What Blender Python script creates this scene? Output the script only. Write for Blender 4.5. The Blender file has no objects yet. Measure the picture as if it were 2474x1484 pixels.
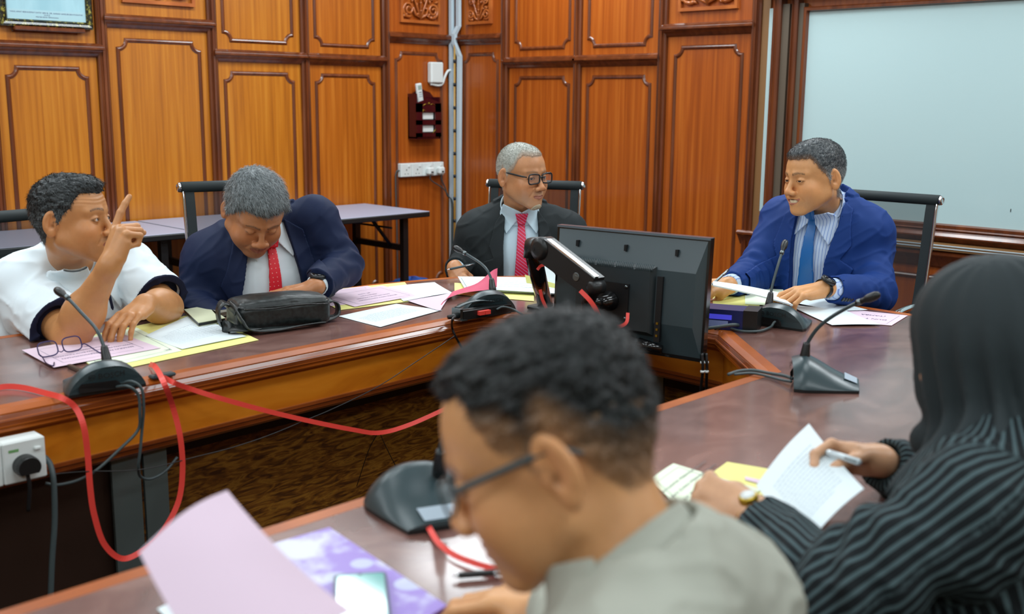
import bpy, math, random
import numpy as np
from mathutils import Matrix, Vector

# ------------------------------------------------------------------ camera
# room frame: x runs along the left wall towards the corner, y towards the left wall; camera stands at the origin
FPX, CX, CY, CAMH = 2613.0, 1237.0, 742.0, 1.39
_nad = np.array([(1120 - CX) / FPX, -(14342 - CY) / FPX, -1.0])
_up = -_nad / np.linalg.norm(_nad)
_F = np.array([0, 0, -1.0]); _Y = _F - _F.dot(_up) * _up; _Y /= np.linalg.norm(_Y); _X = np.cross(_Y, _up)
S2 = 2 ** .5
RC = np.array([[1 / S2, 1 / S2, 0], [-1 / S2, 1 / S2, 0], [0, 0, 1]]) @ np.stack([_X, _Y, _up])
cam_d = bpy.data.cameras.new('camera')
cam = bpy.data.objects.new('camera', cam_d)
bpy.context.scene.collection.objects.link(cam)
M = Matrix.Identity(4)
for i in range(3):
    for j in range(3):
        M[i][j] = RC[i][j]
M[2][3] = CAMH
cam.matrix_world = M
cam_d.sensor_width = 36.0
cam_d.lens = 36.0 * FPX / 2474.0
cam_d.clip_start = 0.05
cam_d.dof.use_dof = True
cam_d.dof.focus_distance = 3.55
cam_d.dof.aperture_fstop = 3.5
bpy.context.scene.camera = cam
SC = bpy.context.scene
SC.view_settings.view_transform = 'Standard'
SC.view_settings.look = 'None'
SC.view_settings.exposure = 0.08
SC.view_settings.gamma = 1.0
SC.view_settings.use_curve_mapping = False
w = bpy.data.worlds.new('world'); SC.world = w; w.use_nodes = True
w.node_tree.nodes['Background'].inputs[0].default_value = (.55, .62, .66, 1)
w.node_tree.nodes['Background'].inputs[1].default_value = .25
CEIL = 2.75
LIGHTS = [(x, y) for x in (-1.2, .9, 2.7, 4.2) for y in (-.9, 1.0, 2.7, 4.3)]
for (x, y) in LIGHTS:
    ld = bpy.data.lights.new('ceiling_lamp', 'AREA'); ld.shape = 'RECTANGLE'; ld.size = 1.15; ld.size_y = .5
    ld.energy = 12 if (x in (.9, 2.7) and y in (1.0, 2.7)) else 22 if (x < 0 or y < 0) else 26; ld.color = (.90, .99, 1.03)
    lo = bpy.data.objects.new('ceiling_lamp', ld); SC.collection.objects.link(lo)
    lo.location = (x, y, CEIL - .03)

def raydir(px, py):
    return RC @ np.array([(px - CX) / FPX, -(py - CY) / FPX, -1.0])
C0 = np.array([0, 0, CAMH])
def PZ(px, py, z=.75):
    d = raydir(px, py); return C0 + d * ((z - CAMH) / d[2])
def PD(px, py, dep):                      # dep: horizontal distance in front of the camera
    d = raydir(px, py); h = (d[0] + d[1]) / S2; return C0 + d * (dep / h)
def PWX(px, py, X):
    d = raydir(px, py); return C0 + d * (X / d[0])
def PWY(px, py, Yv):
    d = raydir(px, py); return C0 + d * (Yv / d[1])

# ------------------------------------------------------------------ materials
def lin(c):
    c = [v / 255 for v in c]
    return tuple(v / 12.92 if v <= .04045 else ((v + .055) / 1.055) ** 2.4 for v in c) + (1,)
class NT:
    def __init__(s, name):
        s.m = bpy.data.materials.new(name); s.m.use_nodes = True; s.t = s.m.node_tree
        s.b = s.t.nodes['Principled BSDF']
    def n(s, typ, **kw):
        nd = s.t.nodes.new(typ)
        for k, v in kw.items():
            if k in nd.inputs: nd.inputs[k].default_value = v
            else: setattr(nd, k, v)
        return nd
    def l(s, a, b): s.t.links.new(a, b)
def flat(name, c, rough=.5, metal=0, spec=None, coat=0, emit=None, es=1, bump=None, alpha=None):
    k = NT(name); b = k.b
    b.inputs['Base Color'].default_value = lin(c); b.inputs['Roughness'].default_value = rough
    b.inputs['Metallic'].default_value = metal
    if spec is not None: b.inputs['Specular IOR Level'].default_value = spec
    if coat: b.inputs['Coat Weight'].default_value = coat; b.inputs['Coat Roughness'].default_value = .08
    if emit: b.inputs['Emission Color'].default_value = lin(emit); b.inputs['Emission Strength'].default_value = es
    if alpha is not None: b.inputs['Alpha'].default_value = alpha
    if bump:
        tc = k.n('ShaderNodeTexCoord'); no = k.n('ShaderNodeTexNoise', Scale=bump[0], Detail=3.0)
        bp = k.n('ShaderNodeBump', Strength=bump[1], Distance=bump[2])
        k.l(tc.outputs['Object'], no.inputs['Vector']); k.l(no.outputs[0], bp.inputs['Height']); k.l(bp.outputs[0], b.inputs['Normal'])
    return k.m
def noisy(name, stops, scale, sc3=(1, 1, 1), rough=.4, coat=0, detail=4, dist=0, rvar=0, bump=0, spec=None, rot=(0, 0, 0)):
    k = NT(name); b = k.b
    tc = k.n('ShaderNodeTexCoord'); mp = k.n('ShaderNodeMapping'); mp.inputs['Scale'].default_value = sc3; mp.inputs['Rotation'].default_value = rot
    no = k.n('ShaderNodeTexNoise', Scale=scale, Detail=detail, Distortion=dist)
    cr = k.n('ShaderNodeValToRGB')
    el = cr.color_ramp.elements
    while len(el) < len(stops): el.new(.5)
    for e, (p, c) in zip(el, stops): e.position = p; e.color = lin(c)
    k.l(tc.outputs['Object'], mp.inputs[0]); k.l(mp.outputs[0], no.inputs['Vector']); k.l(no.outputs[0], cr.inputs[0]); k.l(cr.outputs[0], b.inputs['Base Color'])
    b.inputs['Roughness'].default_value = rough
    if spec is not None: b.inputs['Specular IOR Level'].default_value = spec
    if coat: b.inputs['Coat Weight'].default_value = coat; b.inputs['Coat Roughness'].default_value = .12
    if bump:
        bp = k.n('ShaderNodeBump', Strength=bump, Distance=.002); k.l(no.outputs[0], bp.inputs['Height']); k.l(bp.outputs[0], b.inputs['Normal'])
    return k.m
MAT = {}
MAT['panel_l'] = noisy('teak_veneer', [(.3, (160, 90, 12)), (.5, (182, 107, 18)), (.72, (198, 126, 34))], 2.2, (20, 20, .5), .36, .25, 5, .4)
MAT['panel_r'] = noisy('red_teak_veneer', [(.3, (144, 66, 13)), (.5, (165, 80, 18)), (.72, (182, 98, 30))], 2.2, (20, 20, .5), .36, .25, 5, .4)
MAT['panel_m'] = noisy('amber_teak_veneer', [(.3, (152, 78, 12)), (.5, (174, 94, 18)), (.72, (190, 112, 32))], 2.2, (20, 20, .5), .36, .25, 5, .4)
MAT['mould'] = noisy('dark_moulding_wood', [(.3, (84, 40, 20)), (.55, (108, 54, 26)), (.75, (126, 68, 36))], 4, (6, 6, .6), .25, .5, 4, .3)
MAT['carve'] = noisy('carved_teak', [(.3, (160, 82, 34)), (.7, (196, 112, 52))], 8, (1, 1, 1), .25, .5, 4)
MAT['edge'] = noisy('table_edge_wood', [(.3, (150, 74, 20)), (.55, (172, 88, 28)), (.75, (188, 104, 38))], 5, (1, 1, 5), .33, .1, 4, .5, spec=.3)
MAT['edge_d'] = noisy('table_edge_dark', [(.3, (112, 52, 20)), (.7, (146, 72, 30))], 5, (1, 1, 5), .22, .6, 4, .5)
MAT['apron'] = noisy('table_apron_wood', [(.3, (180, 96, 14)), (.5, (198, 114, 20)), (.75, (212, 132, 34))], 1.6, (2, 2, 9), .35, .3, 5, 1.2)
MAT['lam'] = noisy('brown_laminate', [(.28, (90, 58, 50)), (.5, (114, 78, 70)), (.74, (138, 102, 92))], 7, (1, 1.6, 1), .27, .6, 6, .8)
MAT['figured'] = noisy('figured_dark_veneer', [(.35, (70, 38, 12)), (.5, (116, 70, 20)), (.62, (146, 98, 32)), (.75, (84, 48, 16))], 5, (2, 2, 10), .35, .3, 5, 2.2)
MAT['carpet'] = noisy('dark_carpet', [(.3, (40, 26, 24)), (.7, (66, 46, 40))], 60, (1, 1, 1), .95)
MAT['ceil'] = flat('ceiling_tile', (214, 218, 216), .9)
MAT['plaster'] = flat('cream_plaster', (206, 200, 180), .8)
MAT['wboard'] = flat('whiteboard_enamel', (186, 212, 214), .18, coat=.2)
MAT['white_pl'] = flat('white_plastic', (222, 228, 226), .35)
MAT['trunk'] = flat('trunking_plastic', (196, 214, 224), .4)
MAT['metal'] = flat('brushed_steel', (120, 130, 132), .3, 1)
MAT['chrome'] = flat('chrome', (220, 222, 225), .12, 1)
MAT['black'] = flat('black_plastic', (22, 24, 25), .38)
MAT['black_g'] = flat('glossy_black_plastic', (14, 15, 17), .15, coat=.4)
MAT['black_m'] = flat('black_metal', (16, 16, 18), .45)
MAT['grey_pl'] = flat('mic_grey_plastic', (50, 66, 70), .32)
MAT['cable'] = flat('grey_cable', (66, 78, 80), .5)
MAT['cable_b'] = flat('black_cable', (22, 22, 24), .5)
MAT['red'] = flat('red_flat_cable', (236, 72, 62), .4)
MAT['paper'] = flat('white_paper', (220, 232, 236), .7)
MAT['pink'] = flat('pink_paper', (222, 198, 214), .7)
MAT['yellow'] = flat('yellow_card', (232, 228, 140), .7)
MAT['cream'] = flat('cream_paper', (228, 240, 214), .7)
MAT['ink'] = flat('ink', (70, 66, 110), .7)
MAT['ink_l'] = flat('faint_ink', (158, 172, 184), .7)
MAT['leather'] = noisy('black_leather', [(.3, (20, 24, 24)), (.7, (38, 45, 45))], 90, rough=.36, bump=.3)
MAT['folding'] = flat('grey_laminate', (160, 164, 184), .45)
MAT['gold'] = flat('gold', (190, 160, 60), .3, 1)
MAT['glass'] = flat('lens_glass', (230, 240, 248), .03, alpha=.06)

# ------------------------------------------------------------------ mesh tools
def link(o, parent=None):
    SC.collection.objects.link(o)
    if parent is not None:
        o.parent = parent
        o.matrix_parent_inverse = parent_mw(parent).inverted()
    return o
def parent_mw(p):
    m = p.matrix_basis.copy()
    while p.parent is not None:
        m = p.parent.matrix_basis @ p.matrix_parent_inverse @ m if False else m
        p = p.parent
    return m
def props(o, label=None, cat=None, group=None, kind=None):
    if label: o['label'] = label
    if cat: o['category'] = cat
    if group: o['group'] = group
    if kind: o['kind'] = kind
    return o
class MB:
    def __init__(s): s.v = []; s.f = []; s.sm = []; s.mi = []; s.cur = 0
    def add(s, vs, fs, smooth=False):
        o = len(s.v); s.v += [tuple(float(c) for c in v) for v in vs]
        s.f += [tuple(i + o for i in f) for f in fs]; s.sm += [smooth] * len(fs); s.mi += [s.cur] * len(fs)
        return s
    def box(s, a, b, M=None):
        x0, y0, z0 = a; x1, y1, z1 = b
        vs = [(x, y, z) for z in (z0, z1) for y in (y0, y1) for x in (x0, x1)]
        if M is not None: vs = [tuple(M @ Vector(v)) for v in vs]
        return s.add(vs, [(0, 2, 3, 1), (4, 5, 7, 6), (0, 1, 5, 4), (2, 6, 7, 3), (0, 4, 6, 2), (1, 3, 7, 5)])
    def bbox(s, a, b, r=.005, M=None):          # bevelled box: chamfered on all edges
        x0, y0, z0 = a; x1, y1, z1 = b
        r = min(r, (x1 - x0) / 2.01, (y1 - y0) / 2.01, (z1 - z0) / 2.01)
        def ring(z, k): return [(x0 + k, y0 + r, z), (x0 + r, y0 + k, z), (x1 - r, y0 + k, z), (x1 - k, y0 + r, z), (x1 - k, y1 - r, z), (x1 - r, y1 - k, z), (x0 + r, y1 - k, z), (x0 + k, y1 - r, z)]
        vs = ring(z0, r) + ring(z0 + r, 0) + ring(z1 - r, 0) + ring(z1, r)
        fs = [tuple(range(7, -1, -1)), tuple(range(24, 32))]
        for j in range(3):
            for i in range(8): fs.append((j * 8 + i, j * 8 + (i + 1) % 8, j * 8 + 8 + (i + 1) % 8, j * 8 + 8 + i))
        if M is not None: vs = [tuple(M @ Vector(v)) for v in vs]
        return s.add(vs, fs)
    def prism(s, poly, a, b, axis='z', M=None):
        n = len(poly)
        def pt(p, h):
            return (p[0], p[1], h) if axis == 'z' else ((p[0], h, p[1]) if axis == 'y' else (h, p[0], p[1]))
        vs = [pt(p, a) for p in poly] + [pt(p, b) for p in poly]
        if M is not None: vs = [tuple(M @ Vector(v)) for v in vs]
        fs = [tuple(range(n - 1, -1, -1)), tuple(range(n, 2 * n))] + [(i, (i + 1) % n, n + (i + 1) % n, n + i) for i in range(n)]
        return s.add(vs, fs)
    def tube(s, pts, r, n=10, cap=True, flatk=None, upv=None):
        pts = [np.array(p, float) for p in pts]; m = len(pts)
        rr = r if hasattr(r, '__len__') else [r] * m
        up = np.array(upv if upv is not None else (0, 0, 1.0), float)
        vs = []
        prev = None
        for i, p in enumerate(pts):
            t = pts[min(i + 1, m - 1)] - pts[max(i - 1, 0)]; t /= (np.linalg.norm(t) + 1e-12)
            if prev is None:
                a = np.cross(t, up)
                if np.linalg.norm(a) < 1e-3: a = np.cross(t, (1, 0, 0))
            else: a = prev - t * prev.dot(t)
            a /= (np.linalg.norm(a) + 1e-12); prev = a
            b = np.cross(t, a)
            ka, kb = (1, 1) if flatk is None else flatk
            for k in range(n):
                th = 2 * math.pi * k / n
                vs.append(p + rr[i] * (ka * math.cos(th) * a + kb * math.sin(th) * b))
        fs = [(i * n + k, i * n + (k + 1) % n, (i + 1) * n + (k + 1) % n, (i + 1) * n + k) for i in range(m - 1) for k in range(n)]
        if cap: fs += [tuple(range(n - 1, -1, -1)), tuple((m - 1) * n + k for k in range(n))]
        return s.add(vs, fs, True)
    def lathe(s, prof, c=(0, 0, 0), axis=(0, 0, 1), n=24):
        ax = np.array(axis, float); ax /= np.linalg.norm(ax)
        a = np.cross(ax, (0, 0, 1.0) if abs(ax[2]) < .9 else (1.0, 0, 0)); a /= np.linalg.norm(a); b = np.cross(ax, a); c = np.array(c, float)
        vs = [c + ax * h + r * (math.cos(2 * math.pi * k / n) * a + math.sin(2 * math.pi * k / n) * b) for (r, h) in prof for k in range(n)]
        m = len(prof)
        fs = [(i * n + k, i * n + (k + 1) % n, (i + 1) * n + (k + 1) % n, (i + 1) * n + k) for i in range(m - 1) for k in range(n)]
        fs += [tuple(range(n - 1, -1, -1)), tuple((m - 1) * n + k for k in range(n))]
        return s.add(vs, fs, True)
    def sweep(s, path, prof, closed=False, nrm=(0, 0, 1.0)):
        """profile (a,b): a across (to the left of travel seen against nrm), b along nrm; mitred corners"""
        P = [np.array(p, float) for p in path]; m = len(P); N = np.array(nrm, float); vs = []; n = len(prof)
        for i in range(m):
            d0 = P[i] - P[i - 1] if (i > 0 or closed) else P[1] - P[0]
            d1 = P[(i + 1) % m] - P[i] if (i < m - 1 or closed) else P[-1] - P[-2]
            d0 = d0 / np.linalg.norm(d0); d1 = d1 / np.linalg.norm(d1)
            a0 = np.cross(N, d0); a1 = np.cross(N, d1); a = a0 + a1; L = a.dot(a0)
            a = a / (L if abs(L) > .2 else 1)
            for (u, v) in prof: vs.append(P[i] + a * u + N * v)
        seg = m if closed else m - 1
        fs = [(i * n + k, ((i + 1) % m) * n + k, ((i + 1) % m) * n + (k + 1) % n, i * n + (k + 1) % n) for i in range(seg) for k in range(n)]
        if not closed: fs += [tuple(range(n)), tuple((m - 1) * n + k for k in range(n - 1, -1, -1))]
        return s.add(vs, fs)
    def build(s, name, mat, parent=None, autosmooth=None):
        me = bpy.data.meshes.new(name); me.from_pydata(s.v, [], s.f)
        mats = mat if isinstance(mat, (list, tuple)) else [mat]
        for m_ in mats: me.materials.append(MAT[m_] if isinstance(m_, str) else m_)
        me.polygons.foreach_set('use_smooth', s.sm); me.polygons.foreach_set('material_index', s.mi)
        import bmesh
        bm = bmesh.new(); bm.from_mesh(me); bmesh.ops.recalc_face_normals(bm, faces=bm.faces); bm.to_mesh(me); bm.free()
        me.update()
        o = bpy.data.objects.new(name, me); SC.collection.objects.link(o)
        if parent is not None: attach(o, parent)
        return o
def attach(o, parent):
    o.parent = parent
    mw = parent.matrix_basis.copy(); q = parent
    while q.parent is not None:
        q = q.parent; mw = q.matrix_basis @ mw if False else mw
    o.matrix_parent_inverse = WORLD.get(parent.name, parent.matrix_basis).inverted()
    WORLD[o.name] = WORLD.get(o.name, o.matrix_basis.copy())
WORLD = {}
def empty(name, loc=(0, 0, 0), label=None, cat=None, group=None, kind=None):
    o = bpy.data.objects.new(name, None); SC.collection.objects.link(o); o.location = tuple(float(c) for c in loc); o.empty_display_size = .05
    WORLD[o.name] = Matrix.Translation(o.location)
    return props(o, label, cat, group, kind)
def bez(pts, n=8):                         # Catmull-Rom through points
    P = [np.array(p, float) for p in pts]; P = [2 * P[0] - P[1]] + P + [2 * P[-1] - P[-2]]; out = []
    for i in range(1, len(P) - 2):
        for k in range(n):
            t = k / n
            out.append(.5 * ((2 * P[i]) + (-P[i - 1] + P[i + 1]) * t + (2 * P[i - 1] - 5 * P[i] + 4 * P[i + 1] - P[i + 2]) * t * t + (-P[i - 1] + 3 * P[i] - 3 * P[i + 1] + P[i + 2]) * t ** 3))
    out.append(P[-2]); return out
_fontcache = {}
def text_geo(s, size):
    """vertices (2-D) and faces of a line of lettering, baseline at y=0, centred in x"""
    key = s
    if key not in _fontcache:
        c = bpy.data.curves.new('t', 'FONT'); c.body = s; c.align_x = 'CENTER'; c.size = 1; c.resolution_u = 2
        o = bpy.data.objects.new('t', c); SC.collection.objects.link(o)
        dg = bpy.context.evaluated_depsgraph_get(); me = bpy.data.meshes.new_from_object(o.evaluated_get(dg))
        _fontcache[key] = ([tuple(v.co[:2]) for v in me.vertices], [tuple(p.vertices) for p in me.polygons])
        bpy.data.objects.remove(o); bpy.data.curves.remove(c); bpy.data.meshes.remove(me)
    v, f = _fontcache[key]
    return [(a * size, b * size) for a, b in v], f
# ------------------------------------------------------------------ the room
WX, WY = 4.86, 5.42          # wall_right plane x, wall_left plane y
X0, Y0 = -3.2, -3.0
def struct(mb, name, mat, parent=None):
    o = mb.build(name, mat, parent)
    if parent is None: o['kind'] = 'structure'
    return o
struct(MB().box((X0, Y0, -.08), (WX + .1, WY + .1, 0)), 'floor', 'carpet')
struct(MB().box((X0, Y0, CEIL), (WX + .1, WY + .1, CEIL + .08)), 'ceiling', 'ceil')
wl = struct(MB().box((X0, WY, 0), (WX + .1, WY + .1, CEIL)), 'wall_left', 'panel_l')
wr = struct(MB().box((WX, Y0, 0), (WX + .1, WY, CEIL)), 'wall_right', 'panel_r')
struct(MB().box((X0, Y0 - .1, 0), (WX + .1, Y0, CEIL)), 'wall_front', 'plaster')
struct(MB().box((X0 - .1, Y0 - .1, 0), (X0, WY + .1, CEIL)), 'wall_back', 'plaster')
for i, (x, y) in enumerate(LIGHTS):
    m = MB()
    x0, x1, y0, y1 = x - .6, x + .6, y - .28, y + .28
    for (a, b, c, d) in ((x0, x1, y0, y0 + .02), (x0, x1, y1 - .02, y1), (x0, x0 + .02, y0, y1), (x1 - .02, x1, y0, y1)):
        m.box((a, c, CEIL - .04), (b, d, CEIL))
    o = struct(m, 'trim_%d' % (i + 20), 'white_pl')
    o['label'] = 'white surround of a ceiling lamp'

# wall moulding profiles -------------------------------------------------
def wallpt(side, s, z, d):                 # s: along wall, d: distance out of the wall into the room
    return (s, WY - d, z) if side == 'L' else (WX - d, s, z)
def wnrm(side): return (0, -1, 0) if side == 'L' else (-1, 0, 0)
def wall_sweep(mb, side, pts, prof, closed=False):
    path = [wallpt(side, s, z, 0) for s, z in pts]
    mb.sweep(path, prof, closed, wnrm(side))
PIL = [(-.028, 0), (-.028, .022), (-.02, .03), (-.012, .024), (-.008, .024), (-.006, .034), (.006, .034), (.008, .024), (.012, .024), (.02, .03), (.028, .022), (.028, 0)]
def pilaster(mb, side, s, z0, z1, k=1.0):
    wall_sweep(mb, side, [(s, z0), (s, z1)], [(a * k, b) for a, b in PIL])
def cornice(mb, side, s0, s1, zt, h=.066):
    # horizontal moulding, deep at the top, stepping back below
    prof = [(0, 0), (0, .030), (-.010, .046), (-.016, .046), (-.020, .056), (-.030, .056), (-.034, .044), (-.040, .038), (-.050, .026), (-.060, .018), (-h, .012), (-h, 0)]
    pts = [(wallpt(side, s0, zt, 0)), (wallpt(side, s1, zt, 0))]
    n = len(prof); vs = []
    for s, e in ((s0, -1), (s1, 1)):
        for (dz, d) in prof: vs.append(wallpt(side, s + e * (d - .03) * .6, zt + dz, d))
    fs = [(k, (k + 1) % n, n + (k + 1) % n, n + k) for k in range(n)] + [tuple(range(n)), tuple(range(2 * n - 1, n - 1, -1))]
    mb.add(vs, fs)
FR = [(-.011, 0), (-.011, .008), (-.006, .013), (0, .015), (.006, .013), (.011, .008), (.011, 0)]
def frame_mould(mb, side, s0, s1, z0, z1, r=.045):
    if s0 > s1: s0, s1 = s1, s0
    pts = []
    for (cx, cz, a0) in ((s0, z0, 90), (s0, z1, 0), (s1, z1, 270), (s1, z0, 180)):
        # concave quarter circle about the corner
        sg = []
        for k in range(7):
            sg.append(k / 6)
        if (cx, cz) == (s0, z0): arc = [(cx + r * math.cos(math.radians(0 + 90 * t)), cz + r * math.sin(math.radians(90 * t))) for t in sg]
        elif (cx, cz) == (s0, z1): arc = [(cx + r * math.sin(math.radians(90 * t)), cz - r * math.cos(math.radians(90 * t))) for t in sg]
        elif (cx, cz) == (s1, z1): arc = [(cx - r * math.cos(math.radians(90 * t)), cz - r * math.sin(math.radians(90 * t))) for t in sg]
        else: arc = [(cx - r * math.sin(math.radians(90 * t)), cz + r * math.cos(math.radians(90 * t))) for t in sg]
        pts += arc
    wall_sweep(mb, side, pts, FR, True)
def panel_board(mb, side, s0, s1, z0, z1, d=.006):
    if side == 'L': mb.box((min(s0, s1), WY - d, z0), (max(s0, s1), WY, z1))
    else: mb.box((WX - d, min(s0, s1), z0), (WX, max(s0, s1), z1))
def carving(mb, side, s0, s1, z0, z1):
    """relief of scrolls and leaves inside a raised border"""
    if s0 > s1: s0, s1 = s1, s0
    W = s1 - s0; c = (s0 + s1) / 2
    bd = [(-.009, 0), (-.009, .026), (.009, .026), (.009, 0)]
    wall_sweep(mb, side, [(s0, z0), (s0, z1), (s1, z1), (s1, z0)], bd, True)
    def q(a, b, d): return wallpt(side, c + a * W, z0 + b * W, d)
    for e in (-1, 1):
        for (ox, oz, R, turn) in ((.33, .24, .155, 1), (.30, .62, .12, -1), (.33, .98, .14, 1)):
            pts = []; rr = []
            for k in range(26):
                t = k / 25; th = turn * (t * 3.6 * math.pi) + 4.2
                rad = R * (1 - .8 * t)
                pts.append(q(e * (ox + rad * math.cos(th)), oz + rad * math.sin(th), .018 + .012 * t)); rr.append(W * (.034 - .016 * t))
            mb.tube(pts, rr, 8)
        mb.tube([q(0, .06, .02), q(e * .10, .3, .022), q(e * .24, .62, .022), q(e * .36, 1.0, .02), q(e * .4, 1.3, .02)], W * .022, 6)
        mb.tube([q(e * .02, .08, .02), q(e * .14, .14, .024), q(e * .24, .36, .02)], [W * .02, W * .03, W * .012], 6)
        rnd = random.Random(int(s0 * 1000) + e)
        for k in range(26):
            a = e * rnd.uniform(.04, .46); b = rnd.uniform(.08, 1.25); L = .055; th = rnd.uniform(0, 3.1)
            mb.tube([q(a - L * math.cos(th), b - L * math.sin(th), .012), q(a, b, .022), q(a + L * math.cos(th), b + L * math.sin(th), .012)], [.002, W * .03, .002], 6)
    mb.tube([q(0, .04, .02), q(0, .7, .024), q(0, 1.3, .02)], W * .02, 6)
    for k in range(7): mb.lathe([(.001, 0), (W * .03, .004), (W * .022, .016), (.001, .02)], q(0, .22 + .16 * k, .012), wnrm(side), 10)

BIG = CEIL
# left wall: (s0, s1, kind)
LP = [(-2.98, -2.44, 'lo'), (-2.36, -1.84, 'lo'), (-1.79, -1.25, 'hi'), (-1.2, -.66, 'lo'), (-.6, -.05, 'lo'), (0.0, .62, 'hi'), (.7, 1.22, 'lo'), (1.28, 1.9, 'lo'), (1.955, 2.45, 'lo'), (2.51, 3.075, 'hi'), (3.115, 3.665, 'lo'), (3.715, 4.25, 'lo'), (4.315, 4.80, 'hi')]
RP = [(5.345, 4.96, 'hi'), (4.895, 4.34, 'lo'), (4.30, 3.735, 'lo'), (3.675, 3.145, 'hi')]
def wall_panels(side, panels, parent, bmat):
    for (s0, s1, kd) in panels:
        a, b = min(s0, s1), max(s0, s1)
        zc = 1.645 if kd == 'lo' else 1.795
        inset = .055 if (b - a) > .42 else .04
        m = MB(); panel_board(m, side, a, b, .12, CEIL - .02); m.build('veneer_panel', bmat if side == 'R' or a < 3.7 else ('panel_m' if a < 4.2 else 'panel_r'), parent)
        m = MB(); cornice(m, side, a - .012, b + .012, zc); m.build('cornice', 'mould', parent)
        m = MB(); frame_mould(m, side, a + inset, b - inset, .2, zc - .125); m.build('panel_moulding', 'mould', parent)
        if kd == 'lo':
            m = MB(); frame_mould(m, side, a + inset, b - inset, zc + .05, 2.55); m.build('panel_moulding', 'mould', parent)
        else:
            m = MB(); carving(m, side, a + .095, b - .085 if side == 'L' else b - .08, 1.865, 2.35); m.build('carved_relief', 'carve', parent)
wall_panels('L', LP, wl, 'panel_l')
wall_panels('R', RP, wr, 'panel_r')
for s in (-3.0, -2.4, -1.815, -1.22, -.63, -.025, .66, 1.25, 1.925, 2.48, 3.095, 3.69, 4.283): 
    m = MB(); pilaster(m, 'L', s, .05, CEIL); m.build('pilaster', 'mould', wl)
m = MB(); pilaster(m, 'L', 4.83, .05, CEIL, .8); m.build('pilaster', 'mould', wl)
for s in (5.37, 4.928, 4.32, 3.705, 3.115):
    m = MB(); pilaster(m, 'R', s, .05, CEIL, 1.0 if s < 5.3 else .7); m.build('pilaster', 'mould', wr)
for nm, a, b, par in (('baseboard_left', (X0, WY - .025, 0), (WX, WY, .12), wl), ('baseboard_right', (WX - .025, Y0, 0), (WX, WY, .12), wr)):
    o = MB().box(a, b).build(nm, 'mould'); o['kind'] = 'structure'

# ---- whiteboard bay on the right wall
MAT['strip_wood'] = flat('pale_shadow_gap_wood', (138, 100, 62), .4)
MAT['gap'] = flat('grey_brown_laminate', (96, 84, 70), .5)
m = MB(); m.box((WX - .012, 3.042, .69), (WX, 3.086, CEIL)); m.build('veneer_strip', 'strip_wood', wr)
bay = MB()
for (a, b, d) in ((2.955, 3.0, .055), (2.865, 2.90, .05)):
    wall_sweep(bay, 'R', [((a + b) / 2, .74), ((a + b) / 2, CEIL)], [(-(b - a) / 2, 0), (-(b - a) / 2, d), (-(b - a) / 4, d + .008), (-(b - a) / 8, d), ((b - a) / 8, d), ((b - a) / 4, d + .008), ((b - a) / 2, d), ((b - a) / 2, 0)])
bay.build('board_stile', 'mould', wr)
m = MB(); m.box((WX - .04, 2.917, .8), (WX, 2.955, 1.86)); m.box((WX - .036, 2.838, .8), (WX, 2.865, 1.86)); m.build('laminate_strip', 'gap', wr)
m = MB(); m.box((WX - .10, .3, 1.90), (WX, 3.03, CEIL)); m.build('board_canopy', 'mould', wr)
m = MB()
wall_sweep(m, 'R', [(3.0, .80), (.3, .80)], [(.040, 0), (.040, .045), (.028, .052), (.02, .045), (.012, .05), (0, .06), (-.006, .06), (-.012, .05), (-.02, .04), (-.03, .03), (-.03, 0)])
wall_sweep(m, 'R', [(3.15, .70), (.3, .70)], [(.03, 0), (.03, .05), (.022, .062), (.012, .062), (.004, .05), (-.01, .04), (-.03, .028), (-.045, .02), (-.045, 0)])
m.build('board_ledge', 'mould', wr)
m = MB(); m.box((WX - .07, .3, .735), (WX, 3.0, .768)); m.build('ledge_band', 'strip_wood', wr)
for zz in (.745, .757):
    m = MB(); m.box((WX - .074, .3, zz), (WX - .066, 3.0, zz + .004)); m.build('aluminium_track', 'trunk', wr)
for (a, b) in ((2.45, 2.95), (1.85, 2.4), (1.25, 1.8), (.65, 1.2)):
    m = MB(); frame_mould(m, 'R', a, b, .2, .6); m.build('panel_moulding', 'mould', wr)
wb = empty('whiteboard', (WX, 1.5, .835), 'large blank whiteboard in a dark wooden frame behind the man in the blue suit', 'whiteboard')
MB().box((WX - .03, .45, .835), (WX - .015, 2.832, 1.835)).build('writing_surface', 'wboard', wb)
m = MB()
wall_sweep(m, 'R', [(2.837, .83), (2.837, 1.84), (.44, 1.84), (.44, .83)], [(.0, 0), (.0, .045), (-.006, .05), (-.018, .05), (-.024, .03), (-.024, 0)][::-1], True)
m.build('frame', 'mould', wb)
p = PWX(2442, 508, WX - .03)
m = MB(); m.box((WX - .031, p[1] - .0015, p[2] - .008), (WX - .0302, p[1] + .0015, p[2] + .006)); m.build('pen_mark', 'black', wb)
wb2 = empty('whiteboard', (WX, 3.04, .83), 'narrow sliver of a second whiteboard between the pillar and the dark frame', 'whiteboard')
MB().box((WX - .02, 3.005, .835), (WX - .008, 3.042, 1.845)).build('writing_surface', 'wboard', wb2)

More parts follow.
